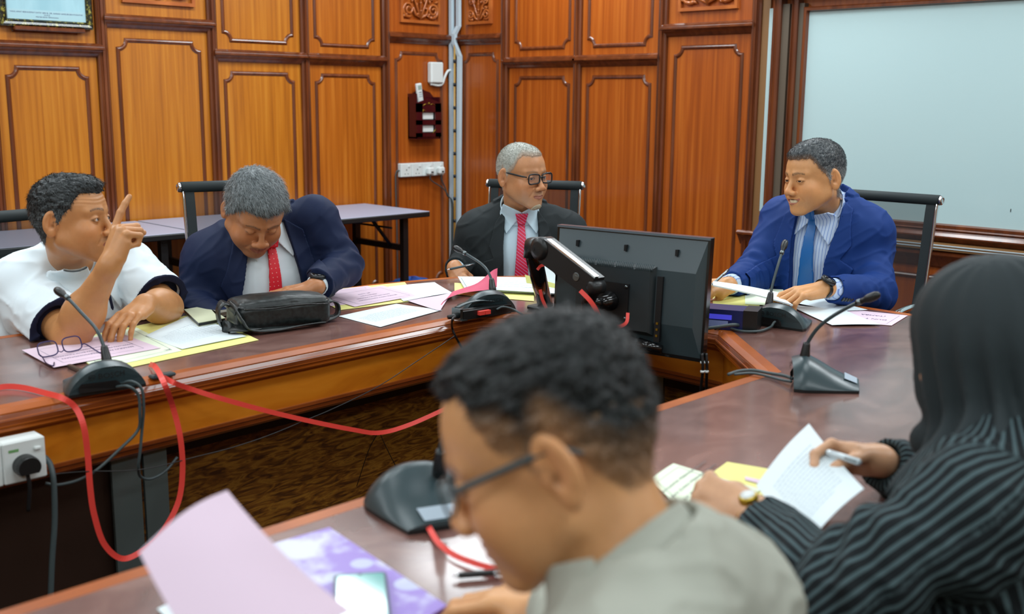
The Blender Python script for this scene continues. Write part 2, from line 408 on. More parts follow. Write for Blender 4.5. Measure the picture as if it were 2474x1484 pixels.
# ---- cable trunking and the slim pole in the corner
t = empty('cable_trunking', (WX - .03, 5.40, 0), 'straight white cable trunking running up the room corner', 'trunking')
m = MB().box((4.800, WY - .045, .3), (4.824, WY - .02, CEIL)); m.box((4.828, WY - .045, .3), (4.846, WY - .02, CEIL)); m.build('trunking_duct', 'trunk', t)
t = empty('cable_trunking', (WX - .03, 5.33, 0), 'white cable trunking with a kink over the cornice, beside the yellow pole', 'trunking')
m = MB()
m.sweep([wallpt('R', s, z, .034) for s, z in ((5.335, CEIL), (5.335, 1.85))] + [wallpt('R', 5.352, 1.80, .056), wallpt('R', 5.352, 1.745, .056), wallpt('R', 5.325, 1.66, .034), wallpt('R', 5.34, .3, .034)], [(-.013, -.012), (-.013, .012), (.013, .012), (.013, -.012)], False, (-1, 0, 0))
m.build('trunking_duct', 'trunk', t)
pole = empty('pole', (4.80, 5.36, 0), 'slim yellow jointed pole with black bands standing in the room corner', 'pole')
MAT['bamboo'] = noisy('bamboo_pole', [(.3, (166, 120, 44)), (.7, (196, 156, 76))], 8, (4, 4, .6), .4)
pb = np.array([4.792, 5.338, 0]); pt = np.array([4.800, 5.345, 1.74])
m = MB(); m.tube([pb, pt], [.009, .005], 10); m.build('shaft', 'bamboo', pole)
for k in range(9):
    f = .25 + k * .085
    a = pb + (pt - pb) * f
    m = MB(); m.tube([a, a + (pt - pb) * .012], .0092, 10); m.build('band', 'black', pole)

# ---- things on the wall
def wl_pt(px, py, d=0): return PWY(px, py, WY - d)
bx = empty('junction_box', wl_pt(1045, 200), 'small white plastic box with a bent conduit high on the corner panel', 'junction box')
m = MB(); m.bbox((4.625, WY - .05, 1.487), (4.73, WY - .006, 1.62), .008); m.build('housing', 'white_pl', bx)
m = MB(); m.tube(bez([(4.635, WY - .03, 1.482), (4.70, WY - .03, 1.474), (4.735, WY - .03, 1.488), (4.755, WY - .03, 1.53), (4.78, WY - .03, 1.565), (4.80, WY - .034, 1.572)]), .0085, 10); m.build('conduit', 'white_pl', bx)
MAT['maroon'] = flat('maroon_lacquer', (64, 12, 20), .2, coat=.5)
hb = empty('remote_holder', (4.57, WY, 1.13), 'dark red lacquered wall rack with two cut-out windows', 'remote holder')
sx0, sx1, dz = 4.462, 4.668, .085
m = MB()
m.box((sx0, WY - dz, 1.14), (sx0 + .012, WY - .006, 1.42)); m.box((sx1 - .012, WY - dz, 1.14), (sx1, WY - .006, 1.40)); m.box((sx0, WY - dz, 1.135), (sx1, WY - .006, 1.15))
m.build('side_panel', 'maroon', hb)
m = MB(); c = (sx0 + sx1) / 2
top = [(sx0, 1.15), (sx1, 1.15), (sx1, 1.40), (sx1 - .03, 1.43), (c + .03, 1.44), (c, 1.455), (c - .03, 1.44), (sx0 + .03, 1.42), (sx0, 1.40)]
m.prism(top, WY - .018, WY - .007, 'y'); m.build('back_panel', 'maroon', hb)
m = MB(); yf = WY - dz
for (a, b, z0, z1) in ((sx0, sx0 + .05, 1.15, 1.36), (sx1 - .05, sx1, 1.15, 1.36), (sx0, sx1, 1.15, 1.175), (sx0, sx1, 1.225, 1.255), (sx0, sx1, 1.305, 1.36)):
    m.box((a, yf - .008, z0), (b, yf, z1))
m.prism([(sx0, 1.36), (sx1, 1.36), (sx1 - .03, 1.372), (c, 1.392), (sx0 + .03, 1.372)], yf - .008, yf, 'y')
m.build('front_panel', 'maroon', hb)
for pp in ([[(c + e * .012, yf - .010, 1.352), (c + e * .03, yf - .010, 1.358), (c + e * .05, yf - .010, 1.345)] for e in (-1, 1)] + [[(c - .05, yf - .010, 1.30), (c - .05, yf - .010, 1.32), (c - .03, yf - .010, 1.315)], [(c + .055, yf - .010, 1.18), (c + .055, yf - .010, 1.20), (c + .03, yf - .010, 1.172)]]):
    m = MB(); m.tube(pp, .0022, 6); m.build('gold_ornament', 'gold', hb)
m = MB(); m.lathe([(.001, 0), (.009, .002), (.001, .004)], (c, yf - .008, 1.36), (0, -1, 0), 10); m.build('gold_ornament', 'gold', hb)
for z in (1.178, 1.258):
    m = MB(); m.bbox((sx0 + .05, yf + .006, z), (sx1 - .052, yf + .03, z + .045), .004)
    o = m.build('remote_control', 'white_pl'); props(o, ('small white remote seen through the lower window of the red wall rack' if z < 1.2 else 'small white remote seen through the upper window of the red wall rack'), 'remote control')
rm = empty('remote_control', (4.53, WY - .05, 1.38), 'white air-conditioner remote sticking out of the top of the red wall rack', 'remote control')
Mr = Matrix.Translation((4.525, WY - .05, 1.40)) @ Matrix.Rotation(math.radians(-8), 4, 'Y')
m = MB(); m.bbox((-.022, -.010, -.09), (.022, .010, .085), .005, Mr); m.build('housing', 'white_pl', rm)
m = MB(); m.box((-.014, -.011, .045), (.014, -.0098, .072), Mr); m.build('display', flat('remote_display', (150, 170, 160), .3), rm)
for k in range(9):
    m = MB(); a = -.013 + (k % 3) * .010; b = .025 - (k // 3) * .013; m.bbox((a, -.012, b), (a + .007, -.0098, b + .008), .001, Mr); m.build('button', 'black' if k == 1 else 'ink_l', rm)

def socket_unit(x0, z0, wdt, plugged, label):
    s = empty('power_socket', (x0, WY, z0), label, 'power socket', 'row of four sockets below the red wall rack')
    m = MB(); m.bbox((x0, WY - .045, z0), (x0 + wdt, WY - .006, z0 + .086), .004); m.build('housing', 'white_pl', s)
    m = MB(); m.bbox((x0 + wdt * .62, WY - .049, z0 + .060), (x0 + wdt * .80, WY - .044, z0 + .074), .002); m.build('switch', 'white_pl', s)
    if not plugged:
        m = MB(); c = x0 + wdt / 2
        m.box((c - .003, WY - .0456, z0 + .040), (c + .003, WY - .0448, z0 + .050))
        for e in (-1, 1): m.box((c + e * .012 - .004, WY - .0456, z0 + .018), (c + e * .012 + .004, WY - .0448, z0 + .022))
        m.build('pin_hole', 'black', s)
    return s
lb = ['end socket of the wall row nearest the red-tied man, empty', 'empty wall socket next to the plugged pair', 'wall socket with the inner white plug', 'end socket of the wall row nearest the corner, plugged']
for k in range(4):
    x0 = 4.371 + k * .0905; socket_unit(x0, .897, .0895, k > 1, lb[k])
    if k > 1:
        p = empty('plug', (x0 + .045, WY - .045, .93), 'white plug with grey lead, ' + ('nearer the corner pole' if k == 3 else 'second from the corner pole'), 'plug', 'white plugs in the wall sockets')
        m = MB(); m.bbox((x0 + .02, WY - .085, .905), (x0 + .07, WY - .045, .955), .01); m.build('housing', 'white_pl', p)
        m = MB(); m.box((x0 + .036, WY - .0856, .918), (x0 + .056, WY - .0848, .928)); m.build('marking', 'black', p)
        m = MB(); m.tube(bez([(x0 + .045, WY - .07, .905), (x0 + .055, WY - .06, .87), (4.68 + .02 * k, WY - .05, .81), (4.76, WY - .055 + .01 * k - .02, .76), (4.785 + .011 * (k - 2), WY - .058, .71), (4.785 + .011 * (k - 2), WY - .058, .5), (4.785 + .011 * (k - 2), WY - .058, .3)]), .004, 8); m.build('lead', 'cable', p)
m = MB(); m.tube(bez([(4.375, WY - .03, .94), (4.352, WY - .02, .93), (4.345, WY - .02, .85), (4.35, WY - .02, .6), (4.352, WY - .02, .1)]), .004, 8)
props(m.build('cable', 'cable'), 'grey cable dropping down the wall from the socket row', 'cable')

# portrait (only its lower edge is in the picture)
pf = empty('framed_picture', (2.2, WY, 1.73), 'black and gold picture frame with caption lettering, upper corner of the wall', 'picture frame')
MAT['frame_bg'] = noisy('black_gold_frame', [(.42, (26, 26, 20)), (.56, (60, 58, 24)), (.7, (170, 160, 70))], 70, rough=.25, coat=.3, bump=.6)
m = MB(); fy = WY - .03
m.sweep([(1.985, fy, 1.71), (1.985, fy, 2.33), (2.43, fy, 2.33), (2.43, fy, 1.71)], [(0, -.02), (0, .008), (-.01, .016), (-.022, .012), (-.026, .018), (-.034, .008), (-.034, -.02)], True, (0, -1, 0))
m.build('frame', 'frame_bg', pf)
MAT['photo'] = noisy('framed_print', [(.35, (150, 196, 208)), (.6, (168, 210, 220)), (.8, (140, 182, 196))], 3, (3, 1, .6), .3, coat=.2)
MB().box((2.015, fy - .004, 1.74), (2.40, fy - .002, 2.30)).build('print', 'photo', pf)
MB().box((2.017, fy - .0046, 1.742), (2.398, fy - .0041, 1.79)).build('caption_band', flat('caption_band', (172, 208, 216), .3), pf)
m = MB()
for txt, sz, z in (("YANG AMAT BERHORMAT DATO' SERI IR. DR. AHMAD SAMSURI BIN MOKHTAR", .0098, 1.774), ("S.S.M.Z.", .0095, 1.764), ("MENTERI BESAR TERENGGANU", .0078, 1.755)):
    v, f = text_geo(txt, sz); m.add([(2.207 + a, fy - .0050, z + b) for a, b in v], f)
m.build('caption_lettering', 'ink', pf)
m = MB(); m.bbox((2.045, WY - .05, 1.692), (2.385, WY - .006, 1.712), .004); props(m.build('picture_ledge', 'mould'), 'short dark wooden ledge under the framed picture', 'ledge')

# ------------------------------------------------------------------ conference table
ct = empty('conference_table', (1.2, 1.9, 0), 'ring-shaped conference table with brown laminate top and orange wooden apron', 'conference table')
Xl = -1.4
inner = [(Xl, 2.215), (.777, 2.273), (2.12, 2.335), (2.20, 2.335), (2.53, 2.01), (2.53, 1.695), (2.235, 1.365), (1.7, 1.36), (Xl, 1.35)]
outer = [(Xl, .68), (2.55, .68), (2.78, .80), (3.08, 1.16), (3.19, 1.40), (3.20, 2.15), (3.10, 2.45), (2.86, 2.74), (2.60, 2.92), (2.30, 2.99), (Xl, 3.0)]
def inset_poly(P, d):                                # open polyline offset to its left
    out = []; m_ = len(P)
    for i in range(m_):
        p = np.array(P[i], float)
        d0 = np.array(P[i]) - np.array(P[i - 1]) if i > 0 else np.array(P[1]) - np.array(P[0])
        d1 = np.array(P[i + 1]) - np.array(P[i]) if i < m_ - 1 else np.array(P[-1]) - np.array(P[-2])
        d0 = d0 / np.linalg.norm(d0); d1 = d1 / np.linalg.norm(d1)
        n0 = np.array([-d0[1], d0[0]]); n1 = np.array([-d1[1], d1[0]]); n = n0 + n1; n /= n.dot(n0)
        out.append(tuple(p + n * d))
    return out
inn_b = inset_poly(inner, .035); out_b = inset_poly(outer, .03)
m = MB(); m.prism(inn_b + out_b, .715, .7500); m.build('table_top', 'lam', ct)
# wooden lipping with stepped profile round the ring's inside and outside
LIP = [(.035, .7503), (.006, .7506), (.0, .747), (-.008, .742), (-.008, .735), (-.016, .730), (-.018, .716), (-.012, .710), (-.012, .704), (-.004, .698), (.008, .694), (.008, .69), (.035, .69)]
m = MB(); m.sweep([(x, y, 0) for x, y in inner], [(a, b) for a, b in LIP]); m.build('lipping', 'edge', ct)
m = MB(); m.sweep([(x, y, 0) for x, y in inset_poly(inner, .001)], [(.0, .7445), (-.0105, .738), (-.0185, .727), (-.0188, .7165), (-.004, .712)]); m.build('lipping_groove', 'edge_d', ct)
m = MB(); m.sweep([(x, y, 0) for x, y in outer], [(a + .0, b) for a, b in LIP]); m.build('lipping', 'edge', ct)
ap = inset_poly(inner, .012)
m = MB(); m.sweep([(x, y, 0) for x, y in ap], [(0, .60), (0, .695), (.02, .695), (.02, .60)]); m.build('apron', 'apron', ct)
m = MB(); m.sweep([(x, y, 0) for x, y in ap], [(-.006, .602), (-.006, .594), (.002, .588), (.002, .580), (.010, .572), (.03, .566), (.03, .602)]); m.build('apron_moulding', 'edge_d', ct)
oa = inset_poly(outer, .012)
m = MB(); m.sweep([(x, y, 0) for x, y in oa], [(0, .60), (0, .695), (.02, .695), (.02, .60)]); m.build('apron', 'apron', ct)
md = inset_poly(inner, .17)
m = MB(); m.sweep([(x, y, 0) for x, y in md], [(0, .10), (0, .50), (.018, .50), (.018, .10)]); m.build('modesty_panel', 'figured', ct)
m = MB(); m.sweep([(x, y, 0) for x, y in md], [(-.004, .50), (-.004, .66), (.02, .66), (.02, .50)]); m.build('modesty_rail', flat('dark_rail', (40, 22, 16), .4), ct)
m = MB(); m.sweep([(x, y, 0) for x, y in md], [(-.012, 0), (-.012, .1), (.02, .1), (.02, 0)]); m.build('plinth', 'black_m', ct)
# steel support columns, in pairs, in front of the modesty panel
def ycol(px, py): 
    return PWY(px, py, 2.33)
for (a, b) in ((274, 343), (352, 408)):
    xa = PWY(a, 1200, 2.335)[0]; xb = PWY(b, 1200, 2.335)[0]
    m = MB(); m.box((xa, 2.335, 0), (xb, 2.345, .60)); m.build('support_column', flat('grey_mirror_steel', (112, 124, 122), .25, .6), ct)
m = MB(); xa = PWY(408, 1200, 2.4)[0]; xa = PWY(150, 1200, 2.36)[0]; xb = PWY(343, 1200, 2.36)[0]
m.box((-.8, 2.36, .0), (xb, 2.39, .62)); m.build('cabinet_panel', flat('dark_brown_panel', (44, 28, 20), .4), ct)
for yy in (1.98, ):
    q0 = PWX(1562, 930, 2.60); q1 = PWX(1602, 930, 2.60)
    m = MB(); m.box((2.60, min(q0[1], q1[1]), 0), (2.61, max(q0[1], q1[1]), .6)); m.build('support_column', 'metal', ct)
for (x, y) in ((-.6, 2.56), (.9, 2.56), (2.2, 2.56), (2.76, 1.9), (2.5, 1.2), (1.2, 1.13), (-.4, 1.13)):
    m = MB(); m.box((x - .03, y - .03, 0), (x + .03, y + .03, .715)); m.build('leg', 'black_m', ct)

# ------------------------------------------------------------------ folding tables along the left wall
def folding_table(x0, x1, y0, y1, label, z=.75):
    t = empty('folding_table', ((x0 + x1) / 2, (y0 + y1) / 2, 0), label, 'folding table', 'grey folding tables along the panelled wall')
    m = MB(); m.bbox((x0, y0, z - .004), (x1, y1, z), .002); m.build('table_top', 'folding', t)
    m = MB(); m.bbox((x0 - .002, y0 - .002, z - .032), (x1 + .002, y1 + .002, z - .0035), .004); m.build('edge_band', 'black', t)
    for xx in (x0 + .12, x1 - .12):
        for yy in (y0 + .09, y1 - .07):
            m = MB(); m.box((xx - .018, yy - .018, 0), (xx + .018, yy + .018, z - .03)); m.build('leg', 'black_m', t)
        m = MB(); m.box((xx - .014, y0 + .09, .52), (xx + .014, y1 - .07, .555)); m.build('cross_bar', 'black_m', t)
        s = 1 if xx < (x0 + x1) / 2 else -1
        for yy in (y0 + .2,):
            m = MB(); m.tube([(xx, yy, .53), (xx + s * .16, yy, z - .03)], .011, 8); m.build('brace', 'black_m', t)
        m = MB(); m.tube([(xx + s * .09, y0 + .09, .66), (xx + s * .09, y1 - .1, .66)], .006, 8); m.build('brace', 'black_m', t)
    return t
folding_table(2.60, 4.08, 4.76, 5.375, 'grey-topped folding table against the wall under the plug sockets')
folding_table(1.08, 2.585, 4.76, 5.375, 'grey-topped folding table beyond the pointing hand of the white-shirted man')
folding_table(-.44, 1.06, 4.76, 5.375, 'grey folding table seen through the mesh chair behind the white-shirted man')
# blue plastic bag under the table
MAT['blue_bag'] = noisy('blue_plastic_bag', [(.3, (20, 70, 160)), (.7, (60, 130, 215))], 20, rough=.3, bump=1.0)
c = PD(997, 690, 6.2) + np.array([.10, .13, .0])
m = MB(); rnd = random.Random(3); vs = []; n1, n2 = 20, 12
for j in range(n2):
    for i in range(n1):
        th = 2 * math.pi * i / n1; ph = math.pi * j / (n2 - 1) / 1.0
        r = 1 + .22 * math.sin(5 * th + 3 * ph) + rnd.uniform(-.14, .14)
        vs.append((c[0] + .16 * r * math.sin(ph) * math.cos(th) , c[1] + .13 * r * math.sin(ph) * math.sin(th), max(.0, .25 + (.25 + (c[2]-.5+.02)) * math.cos(ph) * (1 + .1 * math.sin(3 * th)))))
fs = [(j * n1 + i, j * n1 + (i + 1) % n1, (j + 1) * n1 + (i + 1) % n1, (j + 1) * n1 + i) for j in range(n2 - 1) for i in range(n1)]
m.add(vs, fs, True)
props(m.build('plastic_bag', 'blue_bag'), 'crumpled blue plastic bag standing under the grey folding table', 'bag')
# ------------------------------------------------------------------ distance-field body modelling
def _h(ix, iy, iz, seed):
    n = (ix * 374761393 + iy * 668265263 + iz * 2147483647 + seed * 1274126177) & 0xffffffff
    n = ((n ^ (n >> 13)) * 1274126177) & 0xffffffff
    return ((n ^ (n >> 16)) & 0xffff) / 65535.0 - .5
def vnoise(p, fr, seed=0):
    q = p * np.asarray(fr, float); i = np.floor(q).astype(np.int64); f = q - i; f = f * f * (3 - 2 * f)
    r = 0
    for a in (0, 1):
        wa = f[:, 0] if a else 1 - f[:, 0]
        for b in (0, 1):
            wb_ = f[:, 1] if b else 1 - f[:, 1]
            for c in (0, 1):
                wc = f[:, 2] if c else 1 - f[:, 2]
                r = r + wa * wb_ * wc * _h(i[:, 0] + a, i[:, 1] + b, i[:, 2] + c, seed)
    return r
def smin(a, b, k):
    h = np.clip(.5 + .5 * (b - a) / k, 0, 1); return b * (1 - h) + a * h - k * h * (1 - h)
def smax(a, b, k): return -smin(-a, -b, k)
def cap(a, b, ra, rb=None):
    a = np.asarray(a, float); b = np.asarray(b, float); rb = ra if rb is None else rb; ba = b - a; L = ba.dot(ba) + 1e-12
    def f(p):
        h = np.clip((p - a) @ ba / L, 0, 1)
        return np.linalg.norm(p - a - h[:, None] * ba, axis=1) - (ra + (rb - ra) * h)
    return f
def ell(c, r, R=None):
    c = np.asarray(c, float); r = np.asarray(r, float)
    def f(p):
        q = p - c
        if R is not None: q = q @ R
        k0 = np.linalg.norm(q / r, axis=1); k1 = np.linalg.norm(q / (r * r), axis=1) + 1e-9
        return k0 * (k0 - 1) / k1
    return f
def rbox(c, hs, rad, R=None):
    c = np.asarray(c, float); hs = np.asarray(hs, float)
    def f(p):
        q = p - c
        if R is not None: q = q @ R
        q = np.abs(q) - hs + rad
        return np.linalg.norm(np.maximum(q, 0), axis=1) + np.minimum(q.max(axis=1), 0) - rad
    return f
def SU(items):
    """items: (k, f) blended in order; k>0 union, k<0 smooth subtraction"""
    def g(p):
        d = None
        for k, f in items:
            e = f(p)
            d = e if d is None else (smin(d, e, k) if k > 0 else smax(d, -e, -k))
        return d
    return g
def poly2(x, z, P):
    """signed distance to a polygon in 2-D (negative inside)"""
    P = np.asarray(P, float); n = len(P); d = np.full(x.shape, 1e9); ins = np.zeros(x.shape, bool)
    for i in range(n):
        a = P[i]; b = P[(i + 1) % n]; ex, ez = b - a; wx, wz = x - a[0], z - a[1]
        t = np.clip((wx * ex + wz * ez) / (ex * ex + ez * ez + 1e-12), 0, 1)
        d = np.minimum(d, (wx - ex * t) ** 2 + (wz - ez * t) ** 2)
        c = ((a[1] > z) != (b[1] > z)) & (x < (b[0] - a[0]) * (z - a[1]) / ((b[1] - a[1]) if abs(b[1] - a[1]) > 1e-9 else 1e-9) + a[0])
        ins ^= c
    d = np.sqrt(d); return np.where(ins, -d, d)
def polygonize(f, lo, hi, h):
    lo = np.asarray(lo, float); hi = np.asarray(hi, float); B = 6
    nb = np.ceil((hi - lo) / (h * B)).astype(int) + 1; n = nb * B
    g = np.stack(np.meshgrid(*[np.arange(k) for k in nb], indexing='ij'), -1).reshape(-1, 3)
    cen = lo + (g + .5 - .5 / B) * B * h
    d = np.concatenate([f(cen[i:i + 200000]) for i in range(0, len(cen), 200000)])
    V = np.repeat(np.repeat(np.repeat(np.where(d.reshape(nb) < 0, -1.0, 1.0), B, 0), B, 1), B, 2).astype(np.float32)
    keep = np.abs(d) < B * h * .87 * 1.5 + h * 2
    loc = np.stack(np.meshgrid(*[np.arange(B)] * 3, indexing='ij'), -1).reshape(-1, 3)
    kb = g[keep]
    for i in range(0, len(kb), 1500):
        idx = (kb[i:i + 1500, None, :] * B + loc[None]).reshape(-1, 3)
        V[idx[:, 0], idx[:, 1], idx[:, 2]] = f(lo + idx * h)
    I = V < 0
    c8 = [I[a:n[0] - 1 + a, b:n[1] - 1 + b, c:n[2] - 1 + c] for a in (0, 1) for b in (0, 1) for c in (0, 1)]
    anyi = np.zeros(c8[0].shape, bool); alli = np.ones(c8[0].shape, bool)
    for c in c8: anyi |= c; alli &= c
    act = np.argwhere(anyi & ~alli)
    num = np.full(c8[0].shape, -1, np.int32); num[act[:, 0], act[:, 1], act[:, 2]] = np.arange(len(act))
    S = np.zeros((len(act), 3)); W = np.zeros(len(act))
    cor = [(a, b, c) for a in (0, 1) for b in (0, 1) for c in (0, 1)]
    for p in cor:
        for ax in range(3):
            if p[ax] == 0:
                q = list(p); q[ax] = 1
                va = V[act[:, 0] + p[0], act[:, 1] + p[1], act[:, 2] + p[2]]; vb = V[act[:, 0] + q[0], act[:, 1] + q[1], act[:, 2] + q[2]]
                m = (va < 0) != (vb < 0); t = np.where(m, va / (va - vb + 1e-20), 0)
                pt = np.tile(np.array(p, float), (len(act), 1)); pt[:, ax] += t
                S[m] += pt[m]; W[m] += 1
    verts = lo + (act + S / W[:, None]) * h
    faces = []
    for ax in range(3):
        sl0 = [slice(1, -1)] * 3; sl0[ax] = slice(0, n[ax] - 1)
        sl1 = [slice(1, -1)] * 3; sl1[ax] = slice(1, n[ax])
        A = I[tuple(sl0)]; Bm = I[tuple(sl1)]
        e = np.argwhere(A != Bm); s = A[e[:, 0], e[:, 1], e[:, 2]]
        off = np.array([1, 1, 1]); off[ax] = 0; e = e + off
        u = (ax + 1) % 3; v = (ax + 2) % 3
        q = []
        for du, dv in ((-1, -1), (0, -1), (0, 0), (-1, 0)):
            k = e.copy(); k[:, u] += du; k[:, v] += dv
            q.append(num[k[:, 0], k[:, 1], k[:, 2]])
        q = np.stack(q, 1); q[~s] = q[~s][:, ::-1]
        faces.append(q)
    faces = np.concatenate(faces); faces = faces[(faces >= 0).all(1)]
    return verts, faces
def sdf_geo(f, c, r, h):
    c = np.asarray(c, float); r = np.asarray(r, float); return polygonize(f, c - r, c + r, h)
def np_mesh(name, geos, mat, parent=None, col=None, uvw=None, smooth=True):
    """geos: list of (verts, faces) arrays; col: function(verts)->(n,3) linear colour; uvw: function(verts)->(n,3)"""
    V = []; F = []; o = 0
    for v, f in geos:
        V.append(np.asarray(v, float)); F.append(np.asarray(f) + o); o += len(v)
    V = np.concatenate(V)
    me = bpy.data.meshes.new(name)
    nf = sum(len(f) for f in F); me.vertices.add(len(V)); me.vertices.foreach_set('co', V.ravel().astype(np.float32))
    li = np.concatenate([f.ravel() for f in F]); tot = np.concatenate([np.full(len(f), f.shape[1]) for f in F])
    me.loops.add(len(li)); me.loops.foreach_set('vertex_index', li.astype(np.int32))
    me.polygons.add(nf); me.polygons.foreach_set('loop_start', np.concatenate([[0], np.cumsum(tot)[:-1]]).astype(np.int32)); me.polygons.foreach_set('loop_total', tot.astype(np.int32))
    me.polygons.foreach_set('use_smooth', np.full(nf, smooth))
    me.update(calc_edges=True)
    for m_ in (mat if isinstance(mat, (list, tuple)) else [mat]): me.materials.append(MAT[m_] if isinstance(m_, str) else m_)
    if col is not None:
        c = np.ones((len(V), 4), np.float32); c[:, :3] = col(V); a = me.color_attributes.new('Col', 'FLOAT_COLOR', 'POINT'); a.data.foreach_set('color', c.ravel())
    if uvw is not None:
        c = np.asarray(uvw(V), np.float32); a = me.attributes.new('uvw', 'FLOAT_VECTOR', 'POINT'); a.data.foreach_set('vector', c.ravel())
    ob = bpy.data.objects.new(name, me); SC.collection.objects.link(ob)
    if parent is not None: attach(ob, parent)
    return ob
def linc(c): return np.array(lin(c)[:3])

def attr_mat(name, rough=.5, sss=0, bump=None, spec=.4, sheen=0):
    k = NT(name); at = k.n('ShaderNodeAttribute', attribute_name='Col'); k.l(at.outputs['Color'], k.b.inputs['Base Color'])
    k.b.inputs['Roughness'].default_value = rough; k.b.inputs['Specular IOR Level'].default_value = spec
    if sss:
        k.b.inputs['Subsurface Weight'].default_value = sss; k.b.inputs['Subsurface Scale'].default_value = .006; k.b.inputs['Subsurface Radius'].default_value = (1, .4, .25)
    if bump:
        tc = k.n('ShaderNodeTexCoord'); no = k.n('ShaderNodeTexNoise', Scale=bump[0], Detail=3.0); bp = k.n('ShaderNodeBump', Strength=bump[1], Distance=bump[2])
        k.l(tc.outputs['Object'], no.inputs['Vector']); k.l(no.outputs[0], bp.inputs['Height']); k.l(bp.outputs[0], k.b.inputs['Normal'])
    return k.m
MAT['skin'] = attr_mat('skin', .42, .12, (260, .25, .0006), .45)
MAT['hair'] = attr_mat('hair_strands', .45, 0, None, .4)
MAT['eye'] = attr_mat('eyeball', .08, 0, None, .6)
def cloth_mat(name, c, rough=.85, kind=None, c2=None, **kw):
    k = NT(name); b = k.b; b.inputs['Roughness'].default_value = rough; b.inputs['Base Color'].default_value = lin(c); b.inputs['Specular IOR Level'].default_value = kw.get('spec', .25)
    tc = k.n('ShaderNodeTexCoord'); no = k.n('ShaderNodeTexNoise', Scale=900.0, Detail=2.0); bp = k.n('ShaderNodeBump', Strength=.25, Distance=.0006)
    k.l(tc.outputs['Object'], no.inputs['Vector']); k.l(no.outputs[0], bp.inputs['Height']); k.l(bp.outputs[0], b.inputs['Normal'])
    if kind:
        at = k.n('ShaderNodeAttribute', attribute_name='uvw'); sp = k.n('ShaderNodeSeparateXYZ'); k.l(at.outputs['Vector'], sp.inputs[0])
        def mth(op, a, v=None, clampv=False):
            n_ = k.n('ShaderNodeMath', operation=op); 
            if hasattr(a, 'links') or not isinstance(a, (int, float)): k.l(a, n_.inputs[0])
            else: n_.inputs[0].default_value = a
            if v is not None:
                if isinstance(v, (int, float)): n_.inputs[1].default_value = v
                else: k.l(v, n_.inputs[1])
            return n_.outputs[0]
        def stripe(src, period, wid):       # 1 inside a stripe
            return mth('LESS_THAN', mth('FRACT', mth('DIVIDE', src, period)), wid)
        if kind == 'stripe': fac = stripe(sp.outputs[0], kw['period'], kw['wid'])
        elif kind == 'diag':
            sc_ = mth('ADD', mth('MULTIPLY', sp.outputs[0], kw.get('sl', .8)), sp.outputs[2])
            fac = stripe(sc_, kw['period'], kw['wid'])
            fac = mth('MULTIPLY', fac, mth('LESS_THAN', mth('FRACT', mth('DIVIDE', sp.outputs[0], kw.get('dash', .004))), .7))
        elif kind == 'dots':
            P_ = kw['period']
            fx = mth('ABSOLUTE', mth('SUBTRACT', mth('FRACT', mth('DIVIDE', sp.outputs[0], P_)), .5)); fz = mth('ABSOLUTE', mth('SUBTRACT', mth('FRACT', mth('DIVIDE', sp.outputs[2], P_)), .5))
            fac = mth('LESS_THAN', mth('ADD', fx, fz), kw['wid'])
        elif kind == 'knit':
            fac = mth('LESS_THAN', mth('FRACT', mth('DIVIDE', sp.outputs[0], kw['period'])), kw['wid'])
        mx = k.n('ShaderNodeMix', data_type='RGBA'); k.l(fac, mx.inputs[0]); mx.inputs[6].default_value = lin(c); mx.inputs[7].default_value = lin(c2); k.l(mx.outputs[2], b.inputs['Base Color'])
    return k.m
MAT['white_shirt'] = cloth_mat('white_shirt_cotton', (226, 238, 244))
MAT['navy_trim'] = cloth_mat('navy_trim', (24, 28, 52))
MAT['navy_suit'] = cloth_mat('navy_suit_wool', (16, 30, 62), .7)
MAT['black_suit'] = cloth_mat('charcoal_suit_wool', (34, 40, 42), .8)
MAT['blue_suit'] = cloth_mat('blue_suit_wool', (18, 54, 120), .7)
MAT['pale_shirt'] = cloth_mat('pale_blue_shirt', (196, 220, 232))
MAT['pinstripe'] = cloth_mat('striped_shirt', (196, 214, 240), .8, 'stripe', (120, 150, 210), period=.0105, wid=.18)
MAT['red_tie'] = cloth_mat('red_dotted_tie', (226, 24, 44), .5, 'dots', (240, 170, 160), period=.013, wid=.14, spec=.5)
MAT['pink_tie'] = cloth_mat('crimson_striped_tie', (206, 24, 66), .45, 'diag', (190, 170, 220), period=.0125, wid=.16, sl=-.75, spec=.5)
MAT['blue_tie'] = cloth_mat('blue_satin_tie', (24, 100, 170), .35, spec=.6)
MAT['grey_shirt'] = cloth_mat('grey_beige_shirt', (168, 170, 158), .85)
MAT['hijab'] = cloth_mat('black_headscarf', (33, 43, 46), .7, spec=.35)
MAT['trousers'] = cloth_mat('dark_trousers', (28, 30, 36), .85)
MAT['black_stripe'] = cloth_mat('striped_black_blouse', (20, 26, 29), .85, 'knit', (74, 92, 96), period=.0145, wid=.34)
MAT['shoe'] = flat('black_shoe_leather', (16, 14, 13), .3)

def dirv(az, el=0):
    a = math.radians(az); e = math.radians(el); return np.array([math.cos(a) * math.cos(e), math.sin(a) * math.cos(e), math.sin(e)])
def frame(az, pitch=0, roll=0):
    """columns: right, forward, up. az in the room frame, pitch>0 bends forward/down, roll>0 tilts towards the right side"""
    f = dirv(az); r = np.array([math.sin(math.radians(az)), -math.cos(math.radians(az)), 0.]); u = np.array([0, 0, 1.])
    c, s = math.cos(math.radians(pitch)), math.sin(math.radians(pitch)); f2 = c * f - s * u; u2 = s * f + c * u
    c, s = math.cos(math.radians(roll)), math.sin(math.radians(roll)); r2 = c * r - s * u2; u3 = s * r + c * u2
    return np.stack([r2, f2, u3], 1)
def facing(px, turn):
    """azimuth (room frame) of something at picture column px facing the camera and then turned towards picture right by turn degrees"""
    return 270 - math.degrees(math.atan((px - CX) / FPX)) + turn - 45

